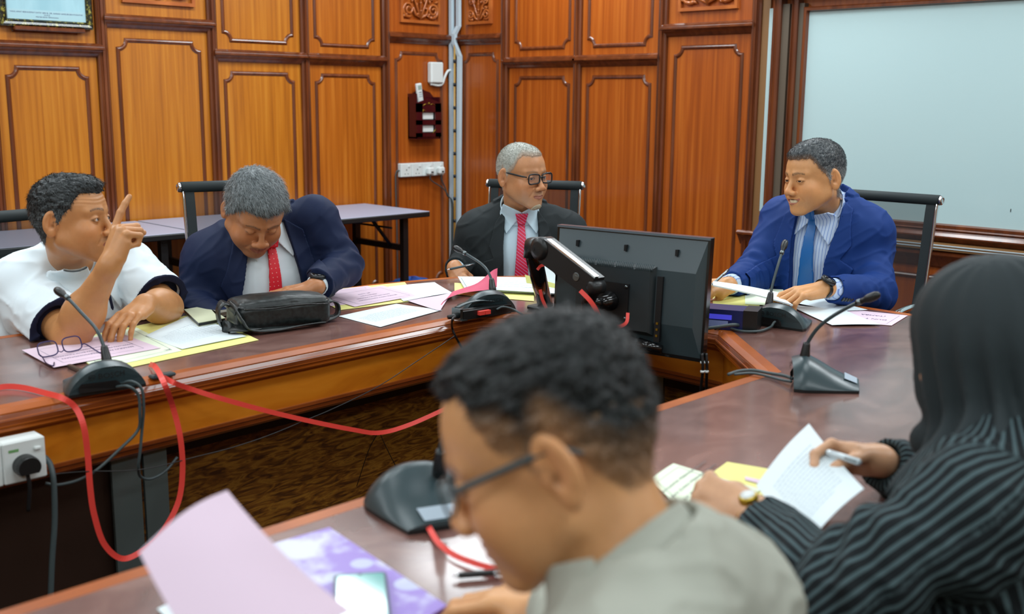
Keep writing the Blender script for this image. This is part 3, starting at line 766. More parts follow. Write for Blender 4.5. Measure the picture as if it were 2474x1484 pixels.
# --------- head
def head_sdf(o):
    """distance field in head coordinates (x right, y forward, z up, origin between the eyes' level and the ears)"""
    w_ = o.get('w', 1.0); jw = o.get('jaw', 1.0); smile = o.get('smile', 0); ns = o.get('nose', 1.0)
    it = [(1, ell((0, -.016, .030), (.0765 * w_, .096, .086))),
          (.03, ell((0, .032, .034), (.062 * w_, .056, .062))),
          (.03, ell((0, .026, -.040), (.060 * w_, .058, .066)))]
    for e in (-1, 1):
        it += [(.02, cap((e * .056 * w_ * jw, -.004, -.050), (e * .020, .062, -.098), .017, .017)),
               (.02, cap((e * .060 * w_, .0, .0), (e * .054 * w_ * jw, -.004, -.055), .014, .014)),
               (.02, ell((e * .040 * w_, .058, -.030), (.025, .024, .026 + .004 * smile))),
               (.03, ell((e * .036 * w_, .040, -.052), (.027 * o.get('fat', 1), .033, .034))),
               (.014, cap((e * .013, .086, .021), (e * .046 * w_, .066, .021), .0085, .008))]
    it += [(.018, ell((0, .074, -.100), (.021, .018, .017))),
           (.02, ell((0, .072, -.066), (.030, .022, .024)))]
    for e in (-1, 1): it += [(-.012, ell((e * .032, .101, .001), (.019, .016, .014)))]
    it += [(.012, cap((0, .084, .012), (0, .105, -.030), .0065, .0095)),
           (.008, ell((0, .106, -.036), (.0125 * ns, .0120, .0105)))]
    for e in (-1, 1):
        it += [(.006, ell((e * .0135 * ns, .099, -.040), (.0085 * ns, .011, .0085))),
               (-.003, ell((e * .0075 * ns, .106, -.0475), (.0042, .006, .0035))),
               (.004, ell((e * .032, .0745, .0), (.0150, .0150, .0135)))]
        op = o.get('eye_open', .0042)
        if op > 0:
            it += [(-.0012, ell((e * .032, .092, -.001), (.0125, .012, op)))]
    mw = .023 + .009 * smile; mz = -.0690; up = .010 * smile
    # lips
    for e in (-1, 1):
        it += [(.004, cap((0, .0945, mz + .0035), (e * mw, .080, mz + up), .0042, .0022)),
               (.004, cap((0, .0930, mz - .0055), (e * mw * .9, .080, mz + up - .001), .0050, .0022)),
               (-.006, cap((e * (.024 + .004 * smile), .094, -.044), (e * (mw + .011), .082, mz + .002), .0018 + .0010 * smile, .0012 + .0010 * smile))]
    if smile > .5:
        it += [(-.0025, ell((0, .0940, mz - .001 + up * .30), (.0275, .014, .0062)))]
    else:
        it += [(-.0025, cap((-mw * .85, .0875, mz - .0006 + up * .6), (0, .0985, mz - .0006), .0011)), (-.0025, cap((0, .0985, mz - .0006), (mw * .85, .0875, mz - .0006 + up * .6), .0011))]
    # neck
    nk = o.get('neck', [(0, -.030, -.060), (0, -.050, -.17)])
    it += [(.022, cap(nk[0], nk[1], .054 * w_, .060 * w_))]
    def core(p):
        return SU(it)(p)
    ears = []
    for e in (-1, 1):
        R = np.array(frame(90 - e * 24, 0, 0)); R = np.array([[math.cos(math.radians(e * 22)), -math.sin(math.radians(e * 22)), 0], [math.sin(math.radians(e * 22)), math.cos(math.radians(e * 22)), 0], [0, 0, 1]])
        tl = math.radians(-12); Rx = np.array([[1, 0, 0], [0, math.cos(tl), -math.sin(tl)], [0, math.sin(tl), math.cos(tl)]])
        R = R @ Rx; x0 = e * .0830 * w_; c = np.array([x0, -.020, -.004])
        ears.append((e, c, R))
    def f(p):
        d = core(p)
        for e, c, R in ears:
            q = (p - c) @ R; near = (np.abs(q) < .06).all(1)
            if near.any():
                qq = q[near]
                outer = ell((0, 0, .004), (.0070, .0200, .0330))(qq)
                outer = smin(outer, ell((0, .005, -.026), (.0055, .0095, .010))(qq), .006)
                outer = smax(outer, -ell((e * .0065, .0005, .006), (.0058, .0120, .0215))(qq), .003)
                outer = smin(outer, cap((e * .001, -.006, .018), (e * .002, -.005, -.012), .0030)(qq), .003)
                outer = smin(outer, ell((e * .001, .013, -.004), (.004, .0045, .0065))(qq), .003)
                outer = smax(outer, -ell((e * .006, .006, -.006), (.006, .0055, .0070))(qq), .003)
                d[near] = smin(d[near], outer, .007)
        if o.get('wrinkle'):
            m = (p[:, 2] > .035) & (p[:, 2] < .08) & (p[:, 1] > .03)
            if m.any():
                q = p[m]; d[m] += .0007 * np.sin(q[:, 2] * 620 + 2.0 * np.sin(q[:, 0] * 60)) * np.clip(1 - np.abs(q[:, 2] - .055) / .02, 0, 1)
        return d
    return f, core
def hairline(q, o):
    """height of the hairline as a function of direction round the head"""
    phi = np.degrees(np.abs(np.arctan2(q[:, 0], q[:, 1] + .012)))
    fh = o.get('fh', .068); sb = o.get('sideburn', -.012); nape = o.get('nape', -.078)
    z = np.interp(phi, [0, 22, 38, 50, 60, 74, 84, 100, 118, 140, 180], [fh, fh + .002, fh + .003, fh - .012, .030, .012, sb, .024, -.020, nape + .006, nape])
    return z
def add_hair(o, coref, R, H, parent, name='hair'):
    t0 = o.get('hair_t', .011); tc = o.get('hair_top', t0); cols = o['hair_cols']; seed = o.get('seed', 1); shag = o.get('shag', .0015)
    def f(p):
        zl = hairline(p, o) + .006 * vnoise(p, 90, seed) + .003 * vnoise(p, 260, seed + 5)
        k = np.clip((p[:, 2] - zl) / .022, 0, 1); top = np.clip((p[:, 2] - .03) / .07, 0, 1)
        t = (t0 + (tc - t0) * top) * (k ** .6)
        fwd = o.get('quiff', 0) * np.clip((p[:, 1] - .03) / .05, 0, 1) * np.clip((p[:, 2] - .07) / .03, 0, 1)
        t = t + fwd
        t = t + shag * (vnoise(p, (160, 60, 160), seed) * 2 + vnoise(p, (420, 120, 420), seed + 1)) * k
        d = coref(p) - t + .0022 * (1 - np.clip(k * 3, 0, 1))
        return np.maximum(d, (zl - .010 - p[:, 2]))
    v, fc = polygonize(f, (-.11, -.14, -.11), (.11, .14, .16), .0022)
    # keep what stands clear of the skin: the rest is under it anyway
    geos = [(v @ R.T + H, fc)]
    # strands
    rs = np.random.RandomState(seed); n = o.get('strands', 5000)
    k = hairline(v, o); ok = np.where((v[:, 2] > k + .004))[0]
    if len(ok) and n:
        idx = rs.choice(ok, n); b = v[idx]
        g = np.stack([f(b + np.array(ax) * .002) - f(b - np.array(ax) * .002) for ax in ((1, 0, 0), (0, 1, 0), (0, 0, 1))], 1); g /= np.linalg.norm(g, axis=1)[:, None] + 1e-9
        crown = np.array(o.get('crown', (.01, -.05, .12))); cd = np.tile(np.array(o.get('comb', (.35, .8, -.3))), (n, 1))
        rad = b - crown; rad /= np.linalg.norm(rad, axis=1)[:, None] + 1e-9
        side = np.clip((.07 - b[:, 2]) / .05, 0, 1)[:, None]
        cd = cd * (1 - side) * .7 + rad * .6 + np.array([0, -.1, -1.0]) * side * .9
        cd = cd + rs.normal(0, .28, cd.shape)
        cd -= g * (cd * g).sum(1)[:, None]; cd /= np.linalg.norm(cd, axis=1)[:, None] + 1e-9
        L = o.get('strand_len', .016) * rs.uniform(.5, 1.2, n)[:, None]; lift = o.get('lift', .25)
        wd = np.cross(cd, g) * .00055
        p0 = b - g * .001; p1 = b + cd * L * .5 + g * (.0012 + lift * L * .35); p2 = b + cd * L + g * (lift * L * .4)
        vs = np.stack([p0 - wd, p0 + wd, p1 - wd * .8, p1 + wd * .8, p2], 1).reshape(-1, 3)
        o5 = np.arange(n)[:, None] * 5
        q4 = o5 + np.array([0, 1, 3, 2]); q3 = o5 + np.array([2, 3, 4])
        vw = vs @ R.T + H
        geos.append((vw, q4)); geos.append((np.zeros((0, 3)), q3 - 5 * n)) if False else None
        geos.append((vw, q3))
    c0, c1, greyness = linc(cols[0]), linc(cols[1]), cols[2]
    def col(P):
        q = (P - H) @ R
        s = vnoise(q, (900, 260, 900), seed + 3) + .6 * vnoise(q, (300, 120, 300), seed + 4) + .5
        zl = hairline(q, o); sidek = np.clip((.045 - q[:, 2]) / .05, 0, 1) * o.get('side_grey', .3)
        k_ = np.clip((s - .5) * o.get('grain', .9) - .05 + greyness + sidek, 0, 1)[:, None]
        c = c0 * (1 - k_) + c1 * k_
        if 'fade' in o:
            fz = np.clip(1 - (q[:, 2] - zl) / o['fade'], 0, 1)[:, None] * o.get('fade_k', .6) * np.clip((o.get('fade_top', 1) - q[:, 2]) / .02, 0, 1)[:, None]; c = c * (1 - fz) + linc(o['skin']) * fz
        return c
    ob = np_mesh(name, geos, 'hair', parent, col=col)
    return ob
def skin_col(o, R, H):
    base = linc(o['skin']); lip = linc(o.get('lip', (150, 84, 70))); brow = linc(o.get('brow', (44, 34, 30))); dark = base * np.array([.62, .55, .5])
    def g(q, c, r): return np.exp(-(((q - np.array(c)) / np.array(r)) ** 2).sum(1))
    smile = o.get('smile', 0)
    def col(P):
        q = (P - H) @ R; a = q.copy(); a[:, 0] = np.abs(a[:, 0])
        inh = (np.linalg.norm(q, axis=1) < .2)
        c = np.tile(base, (len(P), 1))
        n = vnoise(q, 60, 9) * .10 + vnoise(q, 200, 10) * .06
        c = c * (1 + n[:, None])
        def mix(c, t, k): k = np.clip(k, 0, 1)[:, None]; return c * (1 - k) + t * k
        hi = np.array(o['skin_hi']) if 'skin_hi' in o else None
        c = mix(c, base * np.array([1.12, .92, .85]), (g(a, (.045, .06, -.03), (.03, .04, .025)) * .6 + g(a, (.0, .11, -.035), (.016, .016, .014)) * .6 + g(a, (.085, -.02, 0), (.012, .025, .035)) * .5) * inh)
        # brows
        t = np.clip((a[:, 0] - .012) / .036, 0, 1); bz = .0215 + .006 * np.sin(t * 2.4) - .004 * t + o.get('brow_up', 0)
        k = np.exp(-((a[:, 2] - bz) / (.0042 - .0018 * t)) ** 2 * .9) * (a[:, 0] > .011) * (a[:, 0] < .050) * (q[:, 1] > .05)
        c = mix(c, brow, k * o.get('brow_k', .9) * (.8 + .8 * vnoise(q, 500, 3)) * inh)
        # lashes / lid line
        eo = o.get('eye_open', .0042)
        el_ = np.abs(np.sqrt(((a[:, 0] - .032) / .0140) ** 2 + ((q[:, 2] + .001) / (max(eo, .0008) + .0016)) ** 2) - 1)
        k = np.exp(-(el_ / .16) ** 2) * (q[:, 1] > .06) * (q[:, 2] > -.010) * (q[:, 2] < .012) * (np.abs(a[:, 0] - .032) < .018)
        c = mix(c, dark * .35, k * .85 * inh)
        c = mix(c, dark, g(a, (.032, .08, -.012), (.014, .02, .005)) * .35 * inh)
        # lips
        mw = .023 + .009 * smile; mz = -.0690 + .010 * smile * (a[:, 0] / mw) ** 2
        top = .0075 * np.sqrt(np.clip(1 - (a[:, 0] / mw) ** 2, 0, 1)); k = ((q[:, 2] < mz + top * .85 + .0005) & (q[:, 2] > mz - top * 1.25 - .0005) & (a[:, 0] < mw) & (q[:, 1] > .07) & inh)
        c = mix(c, lip, k * .85)
        # nostrils
        c = mix(c, dark * .3, g(a, (.0075, .104, -.0475), (.004, .006, .003)) * inh)
        # inner ear
        c = mix(c, dark * .7, g(a, (.083, -.014, -.008), (.006, .006, .008)) * .8 * inh)
        if o.get('stubble'):
            k = ((g(a, (.0, .09, -.056), (.028, .03, .008)) + g(a, (0, .07, -.1), (.045, .05, .028)) + g(a, (.05, .03, -.08), (.02, .05, .03))) * o['stubble'])
            c = mix(c, linc(o.get('stub_col', (80, 66, 58))), k * inh)
        if o.get('moust'):
            k = g(a, (.012, .092, -.0575), (.018, .02, .0045)) * o['moust'] * (.8 + vnoise(q, 500, 6)); c = mix(c, linc(o.get('stub_col', (80, 66, 58))), k * inh)
        if o.get('hair_stub') is not None:
            zl = hairline(q, o) + .004 * vnoise(q, 120, 2); k = np.clip((q[:, 2] - zl) / .014 + .2, 0, 1) * (q[:, 1] < .11) * inh * (a[:, 0] < .079); c = mix(c, linc(o['hair_stub']), k * .8)
        return c
    return col
def eyes(o, R, H, parent):
    gz = o.get('gaze', (0, 0)); r = .0122
    for e in (-1, 1):
        c = np.array([e * .032, .0758, -.0005]); u, v_ = np.meshgrid(np.linspace(0, 2 * math.pi, 25)[:-1], np.linspace(0, math.pi, 16), indexing='xy')
        P = np.stack([r * np.sin(v_) * np.cos(u), r * np.cos(v_), r * np.sin(v_) * np.sin(u)], -1).reshape(-1, 3)
        f = np.array([[j * 24 + i, j * 24 + (i + 1) % 24, (j + 1) * 24 + (i + 1) % 24, (j + 1) * 24 + i] for j in range(15) for i in range(24)])
        ga, ge = math.radians(gz[0]), math.radians(gz[1]); g = np.array([math.sin(ga) * math.cos(ge), math.cos(ga) * math.cos(ge), math.sin(ge)])
        def col(V, c=c, g=g):
            q = (V - H) @ R - c; q /= np.linalg.norm(q, axis=1)[:, None]; a = np.degrees(np.arccos(np.clip(q @ g, -1, 1)))
            cc = np.tile(linc((196, 186, 178)), (len(V), 1)); cc[a < 29] = linc((46, 28, 20)); cc[a < 13] = linc((8, 6, 6)); return cc
        a = math.radians(gz[0])
        P2 = P.copy(); 
        np_mesh('eye', [((P2 + c) @ R.T + H, f)], 'eye', parent, col=col)
def glasses(o, R, H, parent, frame_mat='black_g', rw=.024, rh=.0165, th=.0017, temple=True, name='eyeglasses', world=None):
    y = .101; T = (lambda P: np.asarray(P, float) @ R.T + H)
    def rim(e):
        pts = []
        for k in range(33):
            a = 2 * math.pi * k / 32; cx = math.copysign(abs(math.cos(a)) ** .45, math.cos(a)) * rw; sz = math.copysign(abs(math.sin(a)) ** .5, math.sin(a)) * rh
            pts.append((e * .0325 + cx, y - .10 * (abs(e * .0325 + cx)) ** 1.0 * .55, -.001 + sz * (1 - .08 * (cx * e < 0))))
        return pts
    m = MB()
    for e in (-1, 1): m.tube([tuple(v) for v in T(rim(e))], th, 6, cap=False)
    m.tube([tuple(v) for v in T([(-.0095, y, .003), (0, y + .002, .006), (.0095, y, .003)])], th, 6)
    g = m.build(name, frame_mat, parent)
    for e in (-1, 1):
        m = MB(); m.tube([tuple(v) for v in T([(e * (.0325 + rw), y - .012, .007), (e * .070, y - .022, .009), (e * .080 * o.get('w', 1), .0, .016), (e * .083 * o.get('w', 1), -.025, .018), (e * .082 * o.get('w', 1), -.045, .004)])], [.0018, .0030, .0028, .0024, .0020], 6, flatk=(.5, 1.2)); m.build('temple', o.get('temple_mat', frame_mat), g)
        m = MB(); rp = rim(e)[:-1]; m.add(T(rp), [tuple(range(len(rp)))]); m.build('lens', 'glass', g)
    return g
# ------------------------------------------------------------------ people
def norm(v): v = np.asarray(v, float); return v / (np.linalg.norm(v) + 1e-12)
def hand(wr, f, n, side, curls, thumb=(30, 20, 25), spread=3.0, sc=1.0, tcurl=None):
    """wr wrist, f wrist->knuckles, n out of the back of the hand, side +1/-1: thumb towards +/- cross(f, n). returns field items, nails"""
    f = norm(f); n = norm(n - np.dot(n, f) * f); s = np.cross(f, n) * side
    P = lambda x, y, z: wr + (s * x + f * y + n * z) * sc
    palm = [(1, cap(P(.010, -.01, 0), P(.020, .080, .001), .0165 * sc, .0115 * sc)), (.02, cap(P(-.006, -.01, 0), P(-.024, .074, -.001), .0165 * sc, .0105 * sc)),
            (.015, cap(P(0, 0, 0), P(0, .080, .002), .017 * sc, .0115 * sc)), (.014, cap(P(.014, .018, -.008), P(.026, .044, -.009), .015 * sc, .014 * sc)), (.012, cap(P(-.022, .02, -.006), P(-.026, .055, -.006), .013 * sc, .011 * sc))]
    fing = []; nails = []
    base = [(.0270, .086), (.0085, .090), (-.0100, .086), (-.0270, .077)]; lens = [(.042, .025, .021), (.046, .029, .022), (.042, .027, .022), (.034, .020, .019)]; rad = [.0092, .0095, .0090, .0080]
    for k in range(4):
        p = P(base[k][0], base[k][1], 0); a0 = math.radians(spread * (1.5 - k)); d = norm(f * math.cos(a0) + s * math.sin(a0)); nn = n; r = rad[k] * sc; prev = p - d * .012 * sc; its = []
        cu = curls[k]
        for j in range(3):
            c = math.radians(cu[j]); d2 = d * math.cos(c) - nn * math.sin(c); nn = nn * math.cos(c) + d * math.sin(c); d = d2
            q = p + d * lens[k][j] * sc
            its.append((.0035, cap(p, q, r * (1.0 if j == 0 else .97 if j == 1 else .90), r * (.95 if j == 0 else .88 if j == 1 else .78)))); p = q
            r *= .97
        nails.append((p - d * .005 * sc + nn * r * .75, nn, d))
        fing.append(SU(its))
    # thumb
    p = P(.022, .022, -.008); a1, a2, a3 = [math.radians(v) for v in thumb]
    d = norm(f * math.cos(a1) + s * math.sin(a1) - n * math.sin(a2) * .9); its = []
    for j, (L, r0, r1) in enumerate(((.042, .0125, .0105), (.033, .0105, .0098), (.026, .0098, .0078))):
        if j: d = norm(d * math.cos(a3) + (norm(f * .6 - s * 1.0 - n * .15)) * math.sin(a3))
        q = p + d * L * sc; its.append((.005, cap(p, q, r0 * sc, r1 * sc))); p = q
    th = SU(its); nails.append((p - d * .004 * sc + norm(np.cross(np.cross(d, n), d) + .3 * s) * .006 * sc, norm(n + .6 * s), d))
    pf = SU(palm)
    def g(p_):
        a = fing[0](p_)
        for q_ in fing[1:]: a = smin(a, q_(p_), .0012)
        a = smin(a, pf(p_), .0085)
        return smin(a, th(p_), .007)
    return g, nails
def torso_items(k=1.0, belly=1.0, sh=1.0):
    it = [(1, ell((0, .012, -.19), (.168 * k, .112 * k, .20))), (.05, cap((-.125 * sh, -.012, -.072), (.125 * sh, -.012, -.072), .060, .060)), (.05, ell((0, .028 * belly, -.39), (.160 * k, .128 * belly, .19))), (.06, ell((0, -.01, -.56), (.178 * k, .135 * belly, .12)))]
    for e in (-1, 1): it.append((.05, cap((e * .02, -.022, .0), (e * .135 * sh, -.014, -.058), .050, .052)))
    return it
def in_frame(f, N, R): return lambda p: f((p - N) @ R)
def elbow_folds(p, E, A, B, amp, fr=95):
    """creases gathered round the elbow / along the sleeve"""
    d = np.linalg.norm(p - E, axis=1); ax = norm(A - E); s = (p - E) @ ax; bx = norm(B - E); s2 = (p - E) @ bx
    return amp * np.sin((s - s2) * fr + 5 * vnoise(p, 14, 4)) * np.exp(-(d / .11) ** 2)
WARP = frame(25, 30, 20)
def off_table(p, d):
    """cloth and body give way where they press against the table edge"""
    m = (np.abs(p[:, 2] - .722) < .09) & (d < .06)
    if m.any():
        q = p[m]; d = d.copy(); d[m] = np.maximum(d[m], -np.maximum(poly2(q[:, 0], q[:, 1], outer) - .004, np.abs(q[:, 2] - .722) - .034))
    return d
class Person:
    def __init__(s, label, o, N, H, taz, tp, tr, haz, hp, hr, k=1.0, belly=1.0, sh=1.0, cat='person'):
        s.o = o; s.N = np.array(N); s.H = np.array(H); s.Rt = frame(taz, tp, tr); s.Rh = frame(haz, hp, hr); s.k = k; s.belly = belly; s.sh = sh
        hip = s.N + s.Rt @ np.array([0, -.02, -.56]); s.hip = hip
        s.e = empty('person', (hip[0], hip[1], 0), label, cat)
        o['neck'] = [(0, -.028, -.052), tuple((s.N - s.H) @ s.Rh)]
        s.hf, s.hcore = head_sdf(o)
        s.T = torso_items(k, belly, sh)
        s.arms = {}; s.hands = []; s.taz = taz
    def loc(s, x, y, z): return s.N + s.Rt @ np.array([x, y, z])
    def head(s, hair=True, eye=True):
        nk = np.array(s.o['neck'][1]); lo = np.minimum((-.115, -.125, -.13), nk - .075); hi = np.maximum((.115, .135, .135), nk + .075)
        g = polygonize(s.hf, lo, hi, s.o.get('vox', .0021))
        s.geos = [(g[0] @ s.Rh.T + s.H, g[1])]
        t = in_frame(SU(s.T), s.N, s.Rt)
        c = s.loc(0, 0, -.32); g2 = polygonize(lambda p: off_table(p, np.maximum(t(p) + .006, .50 - p[:, 2])), c - .5, c + .5, .014); s.geos.append(g2)
        s.hair_on = hair; s.eye_on = eye
    def arm(s, side, S, E, W, fr=.036, wr=.026):
        s.arms[side] = (np.array(S), np.array(E), np.array(W))
    def hand_at(s, side, f, n, curls, thumb=(30, 20, 25), spread=3, sc=1.0, forearm_from=.35, vox=.0026, tside=None):
        b = .75 if forearm_from > .1 else 1.0
        S, E, W = s.arms[side]
        # person's right hand: thumb side is cross(f, n) * -1 for right, +1 for left (palm down, fingers forward)
        sd = (-1 if side == 'R' else 1) if tside is None else tside
        hf, nails = hand(W, f, n, sd, curls, thumb, spread, sc)
        a = E + (W - E) * forearm_from
        fa = SU([(1, cap(E, E + (W - E) * .35, .043 * sc * b * b, .044 * sc * b * b)), (.03, cap(E + (W - E) * .3, W, .043 * sc * b * b, .0235 * sc)), (.02, cap(S, E, .052 * sc * b, .042 * sc * b))])
        g = lambda p: smin(hf(p), fa(p), .02)
        pts = [W + norm(f) * .19 * sc, W, a] + ([E, S] if forearm_from <= 0 else [])
        lo = np.min([p - .075 for p in pts], 0); hi = np.max([p + .075 for p in pts], 0)
        s.geos.append(polygonize(g, lo, hi, vox)); s.hands.append(nails)
    def finish_skin(s):
        cf = skin_col(s.o, s.Rh, s.H); base = linc(s.o['skin'])
        nails = [n for h in s.hands for n in h]
        def col(P):
            c = cf(P)
            for q, nn, d in nails:
                m = np.linalg.norm(P - q, axis=1) < .011
                if m.any():
                    v = P[m] - q; k = np.exp(-((v @ d) / .0055) ** 2 - ((v @ np.cross(d, nn)) / .0052) ** 2 - (np.minimum(v @ nn + .002, 0) / .002) ** 2)[:, None] * .6
                    c[m] = c[m] * (1 - k) + np.minimum(base * 1.35 + .08, 1) * k
            return c
        s.body = np_mesh('body', s.geos, 'skin', s.e, col=col)
        if s.hair_on: add_hair(s.o, s.hcore, s.Rh, s.H, s.e)
        if s.eye_on: eyes(s.o, s.Rh, s.H, s.e)
    def garment(s, name, mat, off, arms=True, arm_r=(.056, .050, .034), cut=None, vopen=None, extra=None, folds=.004, vox=.005, sleeve_end=0.0, zmin=-.62, seed=1, uv='chest', col=None, neck_hole=.058, short=None, arm_sides=('L', 'R')):
        T = in_frame(SU(s.T), s.N, s.Rt); N, Rt = s.N, s.Rt
        arm_f = []
        for sd in arm_sides:
            if sd in s.arms and arms:
                S, E, W = s.arms[sd]; S0 = S; 
                if short: 
                    Ecut = S + (E - S) * short; arm_f.append((cap(S, Ecut, arm_r[0], arm_r[0] * 1.06), S, E, W))
                else: arm_f.append((SU([(1, cap(S, E, arm_r[0], arm_r[1])), (.02, cap(E, W - norm(W - E) * sleeve_end, arm_r[1], arm_r[2]))]), S, E, W))
        traps = [cap(s.loc(0, -.025, getattr(s, 'trz', .018)), Pt, .058, arm_r[0] * .92) for Pt in [a[1] for a in arm_f]]
        neckc = cap(s.loc(0, -.02, -.03), s.loc(0, -.01, .12) if True else None, neck_hole + .002, neck_hole + .01)
        def f(p):
            q = (p - N) @ Rt
            d = T(p) - off
            for tf_ in traps: d = smin(d, tf_(p) , .05)
            for af, S, E, W in arm_f:
                a = af(p)
                if short:
                    ax = norm(E - S); L = np.linalg.norm(E - S) * short; t = (p - S) @ ax
                    a = np.maximum(a, t - L); a = np.maximum(a, -(np.maximum(np.linalg.norm(p - S - t[:, None] * ax, axis=1) - arm_r[0] * .86, L - .03 - t)))
                else:
                    ax = norm(W - E); L = np.linalg.norm(W - E) - sleeve_end; t = (p - E) @ ax; rad = np.linalg.norm(p - E - t[:, None] * ax, axis=1)
                    a = np.maximum(a, t - L); hole = np.maximum(rad - arm_r[2] * .8, L - .025 - t); a = np.maximum(a, -hole)
                    a = a + elbow_folds(p, E, S, W, folds * .8)
                d = smin(d, a, .035)
            d = d + folds * (vnoise(q, (14, 14, 7), seed) * 1.3 + vnoise(q, (34, 30, 16), seed + 1) * .7)
            qq = q @ WARP; rg = np.clip(1 - 5 * np.abs(vnoise(qq, (7, 7, 15), seed + 7)), 0, 1) ** 2 + .7 * np.clip(1 - 5 * np.abs(vnoise(qq, (16, 13, 26), seed + 9)), 0, 1) ** 2
            d = d - folds * .55 * rg
            d = np.maximum(d, np.maximum(zmin - q[:, 2], .495 - p[:, 2]))
            d = smax(d, -neckc(p), .006)
            if vopen is not None:
                pd = poly2(q[:, 0], q[:, 2], vopen); d = np.maximum(d, -np.maximum(pd, .02 - q[:, 1]))
            if extra is not None: d = extra(p, q, d)
            return off_table(p, d)
        pts = [s.loc(x, y, z) for x in (-.25, .25) for y in (-.2, .22) for z in (.09, max(zmin, -.62) - .02)]
        for af, S, E, W in arm_f: pts += [S, E] + ([] if short else [W])
        lo = np.min(pts, 0) - .075; hi = np.max(pts, 0) + .075
        s.field = f
        g = polygonize(f, lo, hi, vox)
        if uv == 'chest': uvf = lambda V: (V - N) @ Rt
        else: uvf = uv
        return np_mesh(name, [g], mat, s.e, uvw=uvf, col=col)
    def patch(s, name, mat, poly, sgn, c, parent, off=.0035, t=.003, vox=.003, r=.2, both=False):
        f0 = s.field; N, Rt = s.N, s.Rt
        def f(p):
            q = (p - N) @ Rt; d = np.full(len(p), .05); m = (q[:, 1] > .0) & (np.abs(q[:, 0]) < .24)
            if m.any():
                pm = p[m]; qm = q[m]; dj = f0(pm); pd = poly2(qm[:, 0] * sgn, qm[:, 2], poly)
                d[m] = np.maximum(np.maximum(np.abs(dj - off) - t, pd), .01 - qm[:, 1])
            return d
        cc = s.loc(*c); return np_mesh(name, [polygonize(f, cc - r, cc + r, vox)], mat, parent, uvw=(lambda V: (V - N) @ Rt))
    def neck_part(s, name, mat, fn, vox=.003, rad=.13, c=(0, .02, -.02), uv=None, parent=None):
        cc = s.loc(*c); r = rad if hasattr(rad, '__len__') else (rad,) * 3
        r = np.array([max(r)] * 3)
        g = polygonize(fn, cc - r, cc + r, vox)
        return np_mesh(name, [g], mat, parent or s.e, uvw=(lambda V: (V - s.N) @ s.Rt))
    def collar(s, mat, off=.010, leaf=((.0, .045), (.006, .022), (.058, -.038), (.085, .010), (.070, .075), (.030, .060)), parent=None, open_=0.0, zt=.088, lo=.014):
        """stand-up band round the neck with two pointed leaves in front"""
        T = in_frame(SU(s.T), s.N, s.Rt); nk = cap(s.N, s.H + s.Rh @ np.array([0, -.03, -.055]), .061, .057); N, Rt = s.N, s.Rt
        ax = norm(s.H + s.Rh @ np.array([0, -.03, -.055]) - s.N)
        def f(p):
            q = (p - N) @ Rt; d = smin(T(p) - off * .5, nk(p), .02)
            shell = np.abs(d - .0075) - .0022
            t = (p - N) @ ax; fr = np.clip(q[:, 1] / .06, -1, 1)
            X = np.abs(q[:, 0]); lf = np.maximum(poly2(X, q[:, 2], leaf), .0 - q[:, 1])
            fold = np.maximum(t - (zt - .024 * fr), .0 - t)
            d1 = np.maximum(np.maximum(shell, fold), nk(p) - .020); d2 = np.maximum(np.abs(d - lo) - .0030, lf)
            return np.maximum(np.minimum(d1, d2), open_ - X * 1.0 if open_ else -1e9 + X * 0)
        return s.neck_part('collar', mat, f, .0028, .14, (0, .01, .02), parent=parent)
    def tie(s, mat, width=.044, length=.42, z0=.006, off=.017, wtop=.0125, parent=None, skew=0.0):
        T = in_frame(SU(s.T), s.N, s.Rt); N, Rt = s.N, s.Rt
        poly = [(-wtop + skew * .1, z0), (wtop + skew * .1, z0), (width + skew, z0 - length * .8), (skew, z0 - length), (-width + skew, z0 - length * .8)]
        nk = cap(s.N, s.H + s.Rh @ np.array([0, -.03, -.055]), .060, .056)
        def f(p):
            q = (p - N) @ Rt; d = smin(T(p), nk(p), .02) - off
            a = np.maximum(np.abs(d) - .0035, poly2(q[:, 0], q[:, 2], poly)); a = np.maximum(a, .02 - q[:, 1])
            kn = np.maximum(np.abs(d - .003) - .009, poly2(q[:, 0], q[:, 2], [(-.025, z0 + .034), (.025, z0 + .034), (.0135, z0 - .008), (-.0135, z0 - .008)])); kn = np.maximum(kn, .02 - q[:, 1])
            return smin(a, kn, .006)
        g = polygonize(f, s.loc(0, .12, z0 - length / 2) - .30, s.loc(0, .12, z0 - length / 2) + .30, .0036)
        return np_mesh('tie', [g], mat, parent or s.e, uvw=(lambda V: (V - N) @ Rt))
    def legs(s, mat='trousers', kneelen=.45, foot=True):
        a = s.taz; f = dirv(a); r = np.array([math.sin(math.radians(a)), -math.cos(math.radians(a)), 0]); its = [(1, ell((s.hip[0], s.hip[1], .58), (.18, .16, .10)))]
        for e in (-1, 1):
            h = np.array([s.hip[0], s.hip[1], .565]) + r * e * .09; kn = h + f * kneelen * .86 + r * e * .05; kn[2] = .55; an = kn + f * .02; an[2] = .09
            its += [(.05, cap(h, kn, .085, .062)), (.03, cap(kn, an, .060, .048))]
            if foot:
                c = an + f * .06; c[2] = .042; R = frame(a + e * -6)
                fn = SU([(1, ell(c, (.045, .135, .040), R)), (.02, ell(c + np.array([0, 0, .03]) - f * .07, (.042, .055, .05), R))])
                g = polygonize(lambda p: np.maximum(fn(p), .004 - p[:, 2]), c - .16, c + .16, .008); np_mesh('shoe', [g], 'shoe', s.e)
        F = SU(its); lo = np.array([s.hip[0] - .7, s.hip[1] - .7, .05]); hi = np.array([s.hip[0] + .7, s.hip[1] + .7, .68])
        g = polygonize(lambda p: F(p) + .004 * vnoise(p, 18, 3), lo, hi, .010); np_mesh('trousers', [g], mat, s.e)
